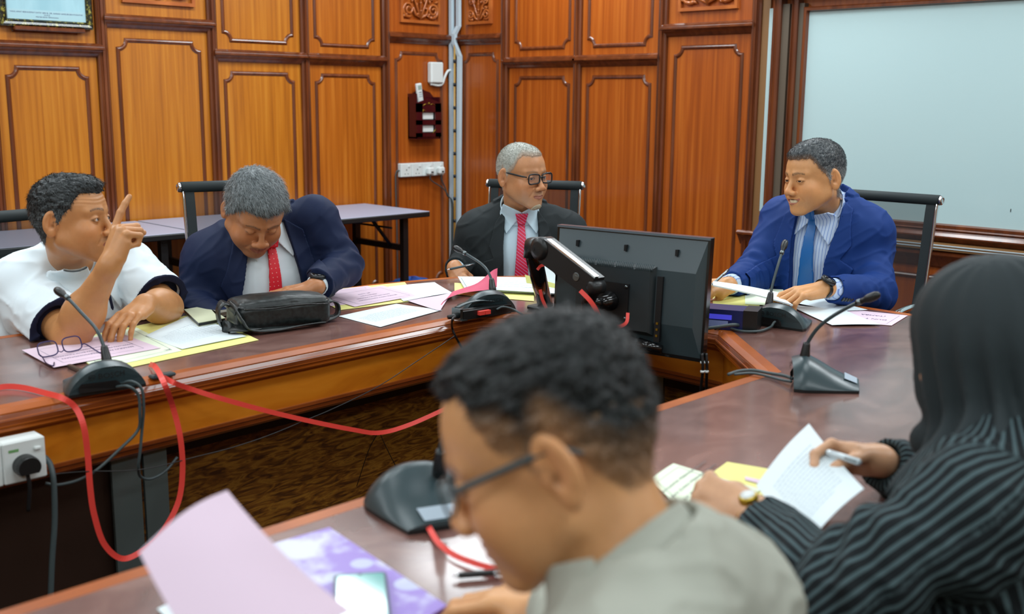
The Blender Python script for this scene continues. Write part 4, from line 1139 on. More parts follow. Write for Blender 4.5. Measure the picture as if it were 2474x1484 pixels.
def lapels(Pn, thick=.008):
    """adds raised lapel and collar shapes to a jacket field; Pn: list of polygons in (|x|, z) or (x,z)"""
    def ex(p, q, d):
        m = np.zeros(len(p))
        for P_, sgn in Pn:
            X = q[:, 0] * sgn if sgn else np.abs(q[:, 0])
            m = np.maximum(m, np.clip(-poly2(X, q[:, 2], P_) / .0018 + .5, 0, 1) * (q[:, 1] > -.01))
        back = np.clip((q[:, 2] + .03) / .004, 0, 1) * (q[:, 1] <= .0) * (np.hypot(q[:, 0], q[:, 1] + .02) < .105)
        return d - thick * np.maximum(m, back)
    return ex
def watch(s, side, mat='black', face=.022, t=.10, up=None, name='wristwatch', fmat='black_g'):
    S, E, W = s.arms[side]; ax = norm(W - E); c = W - ax * t * .2
    n = norm(up - ax * np.dot(up, ax)); b = np.cross(ax, n); m = MB(); ring = []
    for k in range(25):
        a = 2 * math.pi * k / 24; ring.append(c + n * math.cos(a) * .0265 + b * math.sin(a) * .031)
    m.tube(ring, .009, 8, cap=False, flatk=(.25, 1.0), upv=ax); w_ = m.build(name, mat, s.e)
    m = MB(); m.lathe([(.004, 0), (face, 0), (face + .001, .004), (face, .011), (face * .86, .0125), (.001, .0125)], c + n * .0245, n, 24); m.build('case', mat if mat != 'gold' else 'gold', w_)
    m = MB(); m.lathe([(.001, 0), (face * .80, .0), (face * .80, .0012), (.001, .0012)], c + n * .0368, n, 24); m.build('dial', fmat, w_)
    return w_

CURL_REST = [(18, 30, 18), (20, 34, 20), (22, 36, 22), (26, 36, 22)]
CURL_FLAT = [(8, 14, 8), (8, 14, 8), (10, 15, 8), (12, 16, 10)]
FIST = [(70, 95, 50), (74, 95, 50), (76, 95, 50), (78, 92, 50)]
camdir = lambda p: norm(C0 - np.asarray(p))
R_IMG = np.array([1 / S2, -1 / S2, 0]); F_IMG = np.array([1 / S2, 1 / S2, 0]); UPV = np.array([0, 0, 1.0])

# ---- person with short-sleeved white shirt, pointing finger
def person_white():
    o = dict(skin=(194, 136, 86), hair_cols=((22, 27, 28), (110, 118, 120), .10), seed=11, hair_t=.004, hair_top=.013, quiff=.006, w=1.03, jaw=1.08, wrinkle=True, eye_open=.0042, nose=1.15, side_grey=.35, comb=(.2, .9, -.2), strand_len=.016, lift=.12, strands=7000, nape=-.066, moust=.35, stubble=.15, sideburn=-.018, gaze=(-8, 4), brow_up=.003, shag=.003, skin_k=1)
    H = PD(177, 532, 2.95); N = PD(176, 640, 3.10)
    P = Person('man in a white short-sleeved shirt with navy cuffs pointing upwards with one finger', o, N, H, 276, 16, -4, facing(168, 62), -4, -2, k=1.14, belly=1.15, sh=1.12)
    P.head()
    SR = PD(48, 700, 3.06); ER = PZ(168, 822, .785) + np.array([0, 0, .0]); ER = PD(172, 812, 2.78); WR = PD(266, 640, 2.72)
    P.arm('R', SR, ER, WR)
    f = norm(.86 * UPV + .22 * R_IMG + .34 * F_IMG); n = norm(-.78 * F_IMG - .55 * R_IMG + .1 * UPV)
    P.hand_at('R', f, n, [(4, 8, 5), (66, 100, 60), (72, 100, 60), (76, 98, 60)], thumb=(10, 55, 45), spread=2, forearm_from=-.0, sc=1.10)
    SL = PD(312, 650, 3.22); EL = PD(402, 742, 3.08); WL_ = PD(350, 735, 2.92)
    P.arm('L', SL, EL, WL_)
    f = norm(-1.0 * F_IMG - .22 * R_IMG - .22 * UPV); n = norm(UPV - .3 * F_IMG)
    P.hand_at('L', f, n, [(10, 32, 18), (12, 34, 20), (12, 34, 20), (14, 34, 20)], thumb=(12, 45, 20), spread=1.5, forearm_from=-.0, sc=1.04)
    P.finish_skin()
    sh = P.garment('shirt', 'white_shirt', .012, short=.84, arm_r=(.078, .07, .05), folds=.009, seed=3, neck_hole=.062, vox=.0055)
    P.collar('white_shirt', off=.016, leaf=((.014, .020), (.022, -.012), (.085, -.085), (.128, -.030), (.100, .085), (.04, .05)), parent=sh, open_=.012, zt=.066, lo=.021)
    # navy cuffs: a thin band along the sleeve hems and a dark lining
    f0 = P.field
    for sd in 'RL':
        S, E, W = P.arms[sd]; ax = norm(E - S); L = np.linalg.norm(E - S) * .84; c = S + ax * L
        def cf(p):
            t = (p - S) @ ax; rad = np.linalg.norm(p - S - t[:, None] * ax, axis=1)
            return np.maximum(np.maximum(f0(p) - .0018, np.abs(t - L - .003) - .0090), rad - .105)
        np_mesh('cuff', [polygonize(cf, c - .13, c + .13, .003)], 'navy_trim', sh)
        m = MB(); m.lathe([(.002, 0), (.069, 0), (.069, .002), (.002, .002)], c - ax * .022, ax, 32); m.build('sleeve_lining', 'navy_trim', sh)
    T = in_frame(SU(P.T), P.N, P.Rt)
    def pk(p):
        q = (p - P.N) @ P.Rt; d = np.abs(T(p) - .016) - .0022
        return np.maximum(np.maximum(d, poly2(q[:, 0], q[:, 2], [(-.14, -.19), (-.045, -.19), (-.045, -.30), (-.0925, -.315), (-.14, -.30)])), .0 - q[:, 1])
    np_mesh('pocket', [polygonize(pk, P.loc(-.09, .12, -.25) - .12, P.loc(-.09, .12, -.25) + .12, .0035)], 'white_shirt', sh)
    def pt(p):
        q = (p - P.N) @ P.Rt; d = np.abs(T(p) - .0185) - .0012
        return np.maximum(np.maximum(d, np.abs(q[:, 2] + .222 ) - .0016), np.maximum(np.abs(q[:, 0] + .0925) - .048, -q[:, 1]))
    np_mesh('pocket_piping', [polygonize(pt, P.loc(-.09, .12, -.22) - .09, P.loc(-.09, .12, -.22) + .09, .0018)], 'navy_trim', sh)
    P.legs(); return P
def suit_common(P, jmat, smat, shirt_args=None, V=None, lap=None, jfold=.006, arm_r=(.068, .060, .044), seed=5, sleeve_end=.0, joff=.028, cuff=.018, sides=('L', 'R'), nh=.066):
    sh = P.garment('shirt', smat, .008, arms=True, arm_r=(.050, .044, .033), folds=.003, seed=seed + 2, vox=.005, sleeve_end=-cuff * 0 + .012, neck_hole=.058, arm_sides=sides)
    jk = P.garment('jacket', jmat, joff, arm_r=arm_r, vopen=V, extra=lapels([]), folds=jfold, seed=seed, vox=.0042, sleeve_end=.012 + cuff, neck_hole=nh, arm_sides=sides)
    for poly, sg in lap:
        for sgn in ((sg,) if sg else (1, -1)):
            P.patch('lapel', jmat, poly, sgn, (.11 * sgn, .09, -.2), jk, r=.27)
    return sh, jk
def buttons(P, par, side, mat):
    S, E, W = P.arms[side]; ax = norm(W - E); n = norm(camdir(W) - ax * np.dot(camdir(W), ax)); n = norm(n - UPV * .8)
    for k in range(4):
        m = MB(); c = W - ax * (.045 + .016 * k) + n * .046; m.lathe([(.001, 0), (.0075, 0), (.0075, .003), (.005, .0035), (.001, .0025)], c, n, 14); m.build('button', mat, par)

# ---- person in navy suit, head bowed
def person_navy():
    o = dict(skin=(184, 124, 82), hair_cols=((56, 64, 66), (160, 168, 170), .42), seed=21, hair_t=.010, hair_top=.016, w=1.06, jaw=1.1, eye_open=0, nose=1.25, comb=(-.5, .7, -.2), strand_len=.022, lift=.3, strands=9000, moust=.3, stubble=.35, stub_col=(120, 104, 92), brow=(60, 48, 40), shag=.002, smile=.3, fh=.062)
    H = PD(617, 514, 3.30); N = PD(640, 570, 3.43)
    P = Person('man in a navy suit and red tie with his head bowed over the table', o, N, H, facing(655, 16), 14, 6, facing(617, 14), 38, -3, k=1.12, belly=1.2, sh=1.16)
    P.head()
    P.arm('R', PD(502, 618, 3.42), PD(462, 742, 3.32), PD(548, 790, 3.14))
    P.arm('L', PD(760, 528, 3.47), PD(832, 642, 3.46), PD(760, 694, 3.20))
    P.hand_at('L', norm(-1 * R_IMG - .25 * F_IMG - .12 * UPV), norm(UPV * 1 - .1 * R_IMG), CURL_FLAT, thumb=(25, 30, 20), forearm_from=.6)
    P.hand_at('R', norm(.6 * R_IMG - .6 * F_IMG - .1 * UPV), UPV, CURL_REST, forearm_from=.6)
    P.finish_skin()
    V = [(-.050, .06), (.060, .06), (.118, -.12), (.150, -.60), (-.085, -.60), (-.080, -.30), (-.070, -.10)]
    lap = [([(.056, .07), (.118, -.12), (.148, -.5), (.19, -.36), (.198, -.175), (.155, -.150), (.175, -.105), (.110, .04)], 1), ([(.050, .07), (.070, -.10), (.082, -.30), (.085, -.5), (.14, -.34), (.150, -.165), (.108, -.145), (.130, -.105), (.100, .04)], -1)]
    sh, jk = suit_common(P, 'navy_suit', 'white_shirt', V=V, lap=lap, seed=31)
    P.collar('white_shirt', parent=sh)
    P.tie('red_tie', width=.040, length=.50, parent=P.e, skew=.04)
    T = in_frame(SU(P.T), P.N, P.Rt)
    def pk(p):
        q = (p - P.N) @ P.Rt; d = np.abs(T(p) - .0125) - .0022
        return np.maximum(np.maximum(d, poly2(q[:, 0], q[:, 2], [(-.10, -.20), (-.063, -.20), (-.063, -.255), (-.10, -.255)])), .0 - q[:, 1])
    np_mesh('pocket', [polygonize(pk, P.loc(-.08, .12, -.23) - .08, P.loc(-.08, .12, -.23) + .08, .003)], 'white_shirt', sh)
    c = P.loc(.073, .131, -.205); n = norm(P.Rt @ np.array([.35, .9, .1]))
    m = MB(); m.lathe([(.013, 0), (.016, 0), (.016, .003), (.013, .003)], c, n, 24); b = m.build('shirt_badge', 'navy_trim', sh)
    m = MB()
    for k in range(6):
        a = k * math.pi / 3; r_ = np.cross(n, UPV); u_ = np.cross(r_, n); m.tube([c + n * .002, c + n * .003 + (r_ * math.cos(a) + u_ * math.sin(a)) * .009], .0016, 5)
    m.build('badge_emblem', flat('olive_thread', (96, 104, 60), .8), b)
    watch(P, 'L', 'black', .024, .1, norm(UPV * .8 + camdir(P.arms['L'][2]) * .7 - R_IMG * .1))
    P.legs('navy_suit'); return P
# ---- person in charcoal suit with glasses
def person_glasses():
    o = dict(skin=(190, 134, 92), hair_cols=((140, 142, 134), (178, 180, 170), .55), seed=41, hair_t=.0035, hair_top=.0055, w=.98, jaw=.97, fat=.85, eye_open=.0036, nose=1.15, strand_len=.005, strands=5000, lift=.5, fade=.03, fade_k=.55, brow=(104, 92, 80), brow_k=.6, stubble=.25, stub_col=(176, 168, 150), grain=.5, shag=.0006, fh=.074, gaze=(14, -2), temple_mat='black', side_grey=.2, hair_stub=(150, 140, 124), smile=.35, nape=-.07)
    o['smile'] = .15; H = PD(1262, 424, 4.08); N = PD(1256, 528, 4.18)
    P = Person('man in a charcoal suit and crimson tie wearing black-rimmed glasses', o, N, H, facing(1258, 4), 6, 0, facing(1262, 43), 3, 2, k=1.0, belly=1.0, sh=1.1)
    P.head()
    P.arm('R', PD(1152, 560, 4.22), PD(1118, 652, 4.20), PD(1098, 648, 3.99)); 
    P.arm('L', PD(1372, 560, 4.22), PD(1408, 660, 4.15), PD(1370, 690, 3.95))
    P.hand_at('R', norm(-.75 * F_IMG + .30 * R_IMG - .45 * UPV), norm(UPV * .7 - .35 * F_IMG - .5 * R_IMG), [(35, 45, 25), (40, 48, 25), (30, 40, 20), (25, 35, 20)], thumb=(20, 55, 30), forearm_from=.6, sc=1.0)
    P.hand_at('L', norm(-.7 * F_IMG - .5 * R_IMG), UPV, CURL_REST, forearm_from=.6)
    P.finish_skin()
    # goatee
    def goat(p):
        q = (p - P.H) @ P.Rh; d = P.hcore(q) - .0022 - .004 * vnoise(q, 420, 5); r = ell((0, .080, -.114), (.022, .028, .018))(q)
        return np.maximum(d, r)
    g = polygonize(goat, P.H + P.Rh @ np.array([0, .085, -.108]) - .05, P.H + P.Rh @ np.array([0, .085, -.108]) + .05, .0018)
    np_mesh('beard', [g], 'hair', P.e, col=lambda V_: np.tile(linc((176, 166, 142)), (len(V_), 1)) * (1 + .5 * vnoise(V_, 700, 8))[:, None])
    glasses(o, P.Rh, P.H, P.e, 'black', th=.0029, rw=.0265, rh=.0185)
    V = [(-.062, .06), (.062, .06), (.070, -.08), (.062, -.60), (-.055, -.60), (-.066, -.10)]
    P.trz = .004; lap = [([(.060, .05), (.070, -.08), (.064, -.46), (.125, -.30), (.145, -.145), (.108, -.128), (.124, -.085), (.100, .0)], 0)]
    sh, jk = suit_common(P, 'black_suit', 'pale_shirt', V=V, lap=lap, seed=51)
    P.collar('pale_shirt', parent=sh)
    P.tie('pink_tie', width=.041, length=.50, parent=P.e)
    P.legs('black_suit'); return P
# ---- smiling man in blue suit
def person_blue():
    o = dict(skin=(212, 154, 102), hair_cols=((44, 52, 58), (150, 152, 150), .20), seed=61, hair_t=.004, hair_top=.013, w=.99, jaw=1.02, eye_open=.0026, nose=1.1, strand_len=.013, strands=8000, lift=.25, side_grey=.75, comb=(-.8, .6, -.2), smile=1, brow=(60, 50, 44), shag=.0012, fh=.066, fade=.02, fade_k=.3, gaze=(-10, -4), lip=(168, 96, 82), sideburn=-.02)
    H = PD(1966, 430, 3.62); N = PD(1992, 508, 3.73)
    P = Person('smiling man in a bright blue suit and blue tie with a large black wristwatch', o, N, H, facing(1990, -24), 10, -3, facing(1966, -50), 5, 2, k=1.02, belly=1.05, sh=1.12)
    P.head()
    P.arm('R', PD(1868, 590, 3.80), PD(1812, 668, 3.72), PD(1758, 690, 3.50))
    P.arm('L', PD(2102, 612, 3.66), PD(2118, 708, 3.52), PD(1994, 697, 3.32))
    P.hand_at('L', norm(-1.0 * R_IMG - .10 * F_IMG - .16 * UPV), norm(UPV * 1 - .25 * F_IMG), [(18, 34, 20), (24, 40, 22), (30, 44, 24), (34, 44, 24)], thumb=(25, 30, 20), spread=5, forearm_from=.55, sc=1.04)
    P.hand_at('R', norm(-.85 * R_IMG - .5 * F_IMG - .05 * UPV), norm(UPV * .6 - .5 * F_IMG + .2 * R_IMG), [(30, 50, 30), (40, 55, 30), (48, 60, 30), (55, 60, 30)], thumb=(20, 45, 30), forearm_from=.6)
    P.finish_skin()
    # teeth
    def tf(p):
        q = (p - P.H) @ P.Rh; x = q[:, 0]
        a = np.abs(np.hypot(x, (q[:, 1] - .057)) - .0315) - .003; b = np.abs(q[:, 2] + .0655 + .0035 - .008 * (x / .030) ** 2) - .0050
        gap = .0008 - np.abs(((np.degrees(np.arctan2(x, q[:, 1] - .057)) + 500) % 17) - 8.5) * .0004 - .0
        return np.maximum(np.maximum(a, b), np.maximum(.066 - q[:, 1], np.where(np.abs(((x + .0315) % .007) - .0035) > .0032, .0003, -1)))
    c = P.H + P.Rh @ np.array([0, .085, -.068]); g = polygonize(tf, c - .04, c + .04, .0012); np_mesh('teeth', [g], flat('tooth_enamel', (228, 214, 180), .25), P.e)
    V = [(-.088, .08), (.060, .08), (.050, -.14), (.026, -.60), (-.040, -.60), (-.070, -.14), (-.092, -.02)]; P.trz = -.006
    lap = [([(.056, .05), (.052, -.14), (.036, -.5), (.10, -.34), (.138, -.155), (.098, -.135), (.120, -.090), (.100, .0)], 1), ([(.090, .05), (.092, -.02), (.070, -.14), (.040, -.5), (.10, -.34), (.160, -.155), (.118, -.125), (.145, -.080), (.122, .03)], -1)]
    sh, jk = suit_common(P, 'blue_suit', 'pinstripe', V=V, lap=lap, seed=71, cuff=.03, nh=.072)
    P.patch('welt_pocket', 'blue_suit', [(.085, -.235), (.175, -.205), (.175, -.228), (.085, -.258)], -1, (-.13, .09, -.23), jk, r=.12)
    P.collar('pinstripe', leaf=((.0, .012), (.012, -.020), (.072, -.085), (.095, -.030), (.065, .03)), parent=sh)
    P.tie('blue_tie', width=.042, length=.50, parent=P.e, skew=-.01)
    buttons(P, jk, 'L', 'black')
    T = in_frame(SU(P.T), P.N, P.Rt)
    watch(P, 'L', 'black', .0235, -.05, norm(UPV * .75 + camdir(P.arms['L'][2]) * .75))
    P.legs('blue_suit'); return P
# ---- blurred man in front
def person_front():
    o = dict(skin=(212, 156, 106), hair_cols=((10, 14, 15), (70, 80, 80), .02), seed=81, hair_t=.0018, hair_top=.014, w=1.0, jaw=1.0, eye_open=.003, nose=1.05, strand_len=.010, strands=7000, lift=.2, comb=(.2, .6, .1), shag=.0035, fade=.065, fade_k=.6, fade_top=.075, fh=.080, sideburn=-.012, temple_mat='cable', gaze=(0, -20), quiff=.0, hair_stub=(70, 66, 58), nape=-.06)
    H = PD(1328, 1088, .975); N = PD(1545, 1462, .93)
    P = Person('man in a grey shirt in the foreground wearing glasses, seen from the side', o, N, H, 112, 20, 0, facing(1292, -97), 24, 3, k=1.06, belly=1.1, sh=1.12)
    P.head()
    P.arm('L', P.loc(-.17, -.01, -.085), P.loc(-.24, .10, -.30), P.loc(-.22, .34, -.22))
    P.arm('R', P.loc(.17, -.01, -.085), PZ(1440, 1560, .80), PZ(1345, 1478, .775))
    P.hand_at('R', norm(-.8 * R_IMG + .35 * F_IMG), UPV, CURL_REST, forearm_from=.5)
    P.finish_skin()
    glasses(o, P.Rh, P.H, P.e, 'grey_pl', th=.0016)
    sh = P.garment('shirt', 'grey_shirt', .016, arms=True, arm_r=(.078, .064, .044), folds=.008, seed=83, neck_hole=.056, vox=.0055, sleeve_end=.02)
    P.collar('grey_shirt', off=.016, parent=sh, zt=.055)
    P.legs(); return P

# ---- woman in a black headscarf
def person_scarf():
    o = dict(skin=(206, 158, 122), hair_cols=((10, 10, 10), (20, 20, 20), 0), seed=91, w=.95, eye_open=.003, brow_k=.5)
    H = PD(2385, 835, 1.50); N = PD(2440, 1110, 1.44)
    P = Person('woman in a black headscarf and striped black blouse, seen from behind', o, N, H, 82, 14, 0, facing(2385, -122), 14, 0, k=.98, belly=1.0, sh=1.02)
    P.head()
    P.arm('L', PD(2330, 1235, 1.30), PD(2035, 1445, 1.27), PD(1822, 1248, 1.50))
    P.arm('R', PD(2400, 1190, 1.68), PD(2270, 1180, 1.74), PD(2118, 1112, 1.66))
    P.hand_at('L', norm(-.62 * R_IMG + .55 * F_IMG + .12 * UPV), norm(UPV * .65 - F_IMG * .7 - .25 * R_IMG), [(62, 60, 30), (66, 60, 30), (68, 60, 30), (70, 60, 30)], thumb=(20, 60, 30), forearm_from=.6, sc=1.08)
    P.hand_at('R', norm(-1.0 * R_IMG + .10 * F_IMG + .12 * UPV), norm(UPV * .6 + F_IMG * .8), [(46, 40, 20), (50, 50, 25), (52, 55, 25), (54, 55, 25)], thumb=(25, 60, 20), forearm_from=.6, sc=.92)
    P.finish_skin() if False else None
    P.hair_on = False; P.eye_on = True; P.finish_skin()
    N_, Rt = P.N, P.Rt
    def uvf(V):
        q = (V - N_) @ Rt; out = np.zeros_like(V); out[:, 0] = np.arctan2(q[:, 0], q[:, 1] + .01) * .15 + 5; best = np.maximum(np.hypot(q[:, 0] / 1.35, q[:, 1]) - .11, 0)
        for sd in 'LR':
            S, E, W = P.arms[sd]
            for a, b, r in ((S, E, .066), (E, W, .055)):
                ax = norm(b - a); t = np.clip((V - a) @ ax, 0, np.linalg.norm(b - a)); v = V - a - t[:, None] * ax; d = np.linalg.norm(v, axis=1)
                n1 = norm(np.cross(ax, (.2, .1, 1.0))); n2 = np.cross(ax, n1); an = np.arctan2(v @ n2, v @ n1)
                m = (d - r) < best - .0; m &= d < .1; best = np.where(m, d - r, best); out[m, 0] = an[m] * .066 + 3
        return out
    P.garment('blouse', 'black_stripe', .022, arms=True, arm_r=(.070, .064, .040), folds=.010, seed=93, neck_hole=.05, vox=.0055, sleeve_end=.02, uv=uvf)
    Hh, Rh = P.H, P.Rh
    dn = norm(N_ - Hh)
    back = P.loc(0.0, -.11, -.16)
    def sc(p):
        q = (p - Hh) @ Rh; t = (p - N_) @ Rt
        d = ell((0, -.014, .022), (.096, .120, .108))(q)
        d = smin(d, ell((0, .020, -.05), (.078, .088, .075))(q), .03)
        d = smin(d, ell((0, .066, -.132), (.060, .058, .034))(q), .018)
        d = d + .006 * np.exp(-((q[:, 2] + .165 + .25 * q[:, 1]) / .012) ** 2) * np.clip(q[:, 1] * 12, 0, 1)
        d = smin(d, cap(Hh + Rh @ np.array([0, -.03, -.03]), P.loc(0, -.02, -.03), .092, .105)(p), .05)
        bib = SU(P.T)(t) - .034
        reg = np.maximum(bib, -.085 - t[:, 2] + .45 * np.abs(t[:, 0]))
        d = smin(d, reg, .03)
        d = d + .0120 * np.sin(26 * np.arctan2(t[:, 0], t[:, 1] + .02) * .55 + 3.2 * vnoise(t, 7, 4)) * np.clip(.25 - q[:, 2] * 4, .1, 1) + .006 * vnoise(t, (18, 18, 7), 6)
        face = ell((0, .118, -.012), (.054, .070, .078))(q)
        d = smax(d, -face, .006)
        inner = ell((0, -.010, .015), (.084, .105, .095))(q)
        return d
    g = polygonize(sc, np.minimum(Hh, N_) - np.array([.30, .30, .28]), np.maximum(Hh, N_) + np.array([.26, .26, .17]), .005)
    np_mesh('headscarf', [g], 'hijab', P.e)
    glasses(o, P.Rh, P.H, P.e, 'gold', th=.0012) if False else None
    w_ = watch(P, 'L', 'gold', .014, -.01, norm(camdir(P.arms['L'][2]) + UPV * .8), fmat='white_pl')
    P.legs(); return P
# ------------------------------------------------------------------ people in place
for fn in (person_white, person_navy, person_glasses, person_blue, person_front, person_scarf): fn()

# ------------------------------------------------------------------ mesh-backed office chairs
def mesh_fabric():
    k = NT('black_mesh_fabric'); b = k.b; b.inputs['Base Color'].default_value = lin((26, 36, 38)); b.inputs['Roughness'].default_value = .7
    tr = k.n('ShaderNodeBsdfTransparent'); mx = k.n('ShaderNodeMixShader'); mx.inputs[0].default_value = .58
    k.l(tr.outputs[0], mx.inputs[1]); k.l(b.outputs[0], mx.inputs[2]); k.l(mx.outputs[0], k.t.nodes['Material Output'].inputs[0]); return k.m
MAT['mesh'] = mesh_fabric(); MAT['mesh_edge'] = flat('black_fabric_hem', (30, 40, 42), .7)
def chair(tl, tr, label, az_f):
    """tl, tr: ends of the top roll in the room"""
    tl = np.array(tl); tr = np.array(tr); c = (tl + tr) / 2; wv = tr - tl; W = np.linalg.norm(wv[:2]); xd = norm(np.array([wv[0], wv[1], 0])); fw = np.array([math.cos(az_f), math.sin(az_f), 0])
    fw = norm(np.cross(UPV, xd)); fw = fw if np.dot(fw, [math.cos(az_f), math.sin(az_f), 0]) > 0 else -fw
    base = np.array([c[0], c[1], 0]) + fw * .33
    t = empty('office_chair', base, label, 'chair', 'mesh-backed office chairs round the conference table')
    zt = c[2]; L = lambda x, y, z: c * np.array([1, 1, 0]) + xd * x + fw * y + UPV * z
    prof = [(0.0, zt), (.012, zt - .05), (.03, zt - .2), (.06, zt - .38), (.09, .56), (.13, .50), (.2, .475), (.34, .47), (.50, .475), (.545, .46)]
    prof = [p for p in prof if p[1] <= zt]
    pr = bez([(a, 0, b) for a, b in prof], 5); h = W / 2
    m = MB(); vs = []; n = 9
    for p in pr:
        for k in range(n): x = (-1 + 2 * k / (n - 1)) * (h - .045); vs.append(L(x, p[0] + .0, p[2]))
    i0 = 2; fs = [(j * n + k, j * n + k + 1, (j + 1) * n + k + 1, (j + 1) * n + k) for j in range(len(pr) - 1) for k in range(n - 1)]
    m.add(vs, fs, True); m.build('backrest', 'mesh', t)
    for e in (-1, 1):
        m = MB(); vs = []
        for p in pr: vs += [L(e * (h - .048), p[0], p[2]), L(e * (h - .014), p[0], p[2]), L(e * (h - .014), p[0] + .004, p[2]), L(e * (h - .048), p[0] + .004, p[2])]
        m.add(vs, [(j * 4 + k, j * 4 + (k + 1) % 4, j * 4 + 4 + (k + 1) % 4, j * 4 + 4 + k) for j in range(len(pr) - 1) for k in range(4)]); m.build('hem', 'mesh_edge', t)
        m = MB(); m.tube([L(e * (h - .008), p[0], p[2]) for p in pr], .008, 8, flatk=(.6, 1.3)); m.build('side_rail', 'chrome', t)
        m = MB(); m.lathe([(.004, -.004), (.017, -.003), (.018, .004), (.012, .010), (.009, .007), (.004, .007)], L(e * (h + .0), 0, zt - .0), xd * e, 20); m.build('end_cap', 'chrome', t)
        m = MB(); m.tube(bez([L(e * (h + .02), .09, .56), L(e * (h + .035), .12, .66), L(e * (h + .035), .30, .675), L(e * (h + .03), .40, .64), L(e * (h + .02), .42, .49)], 5), .012, 8); m.build('armrest', 'chrome', t)
    m = MB(); m.tube([L(-h + .004, 0, zt), L(h - .004, 0, zt)], .0195, 16); m.build('top_roll', 'mesh_edge', t)
    m = MB(); m.tube([L(-h, .3, .455), L(h, .3, .455)], .012, 8); m.build('seat_bar', 'chrome', t)
    b = np.array([base[0], base[1], 0.]); m = MB(); m.tube([b + UPV * .09, b + UPV * .46], .024, 12); m.build('column', 'chrome', t)
    for k in range(5):
        a = 2 * math.pi * k / 5 + .3; d = np.array([math.cos(a), math.sin(a), 0]); m = MB(); m.tube([b + UPV * .11, b + d * .28 + UPV * .075], [.02, .013], 8); l_ = m.build('leg', 'chrome', t)
        s_ = np.cross(d, UPV); m = MB(); m.lathe([(.004, -.012), (.027, -.012), (.028, 0), (.027, .012), (.004, .012)], b + d * .28 + UPV * .029, s_, 14); m.build('caster', 'black', l_)
    return t
def roll_ends(p0, p1, z=None):
    return p0, p1
chair(PD(434, 448, 3.86), PD(668, 449, 4.06), 'mesh office chair behind the bowed man in the navy suit', math.radians(-95))
chair(PD(1180, 441, 4.66), PD(1407, 451, 4.56), 'mesh office chair behind the man with glasses and charcoal suit', math.radians(-135))
chair(PD(1975, 460, 4.32), PD(2272, 488, 3.97), 'mesh office chair behind the smiling man in the blue suit', math.radians(180))
chair(PD(-190, 530, 3.30), PD(178, 518, 3.72), 'mesh office chair behind the white-shirted man', math.radians(-90))

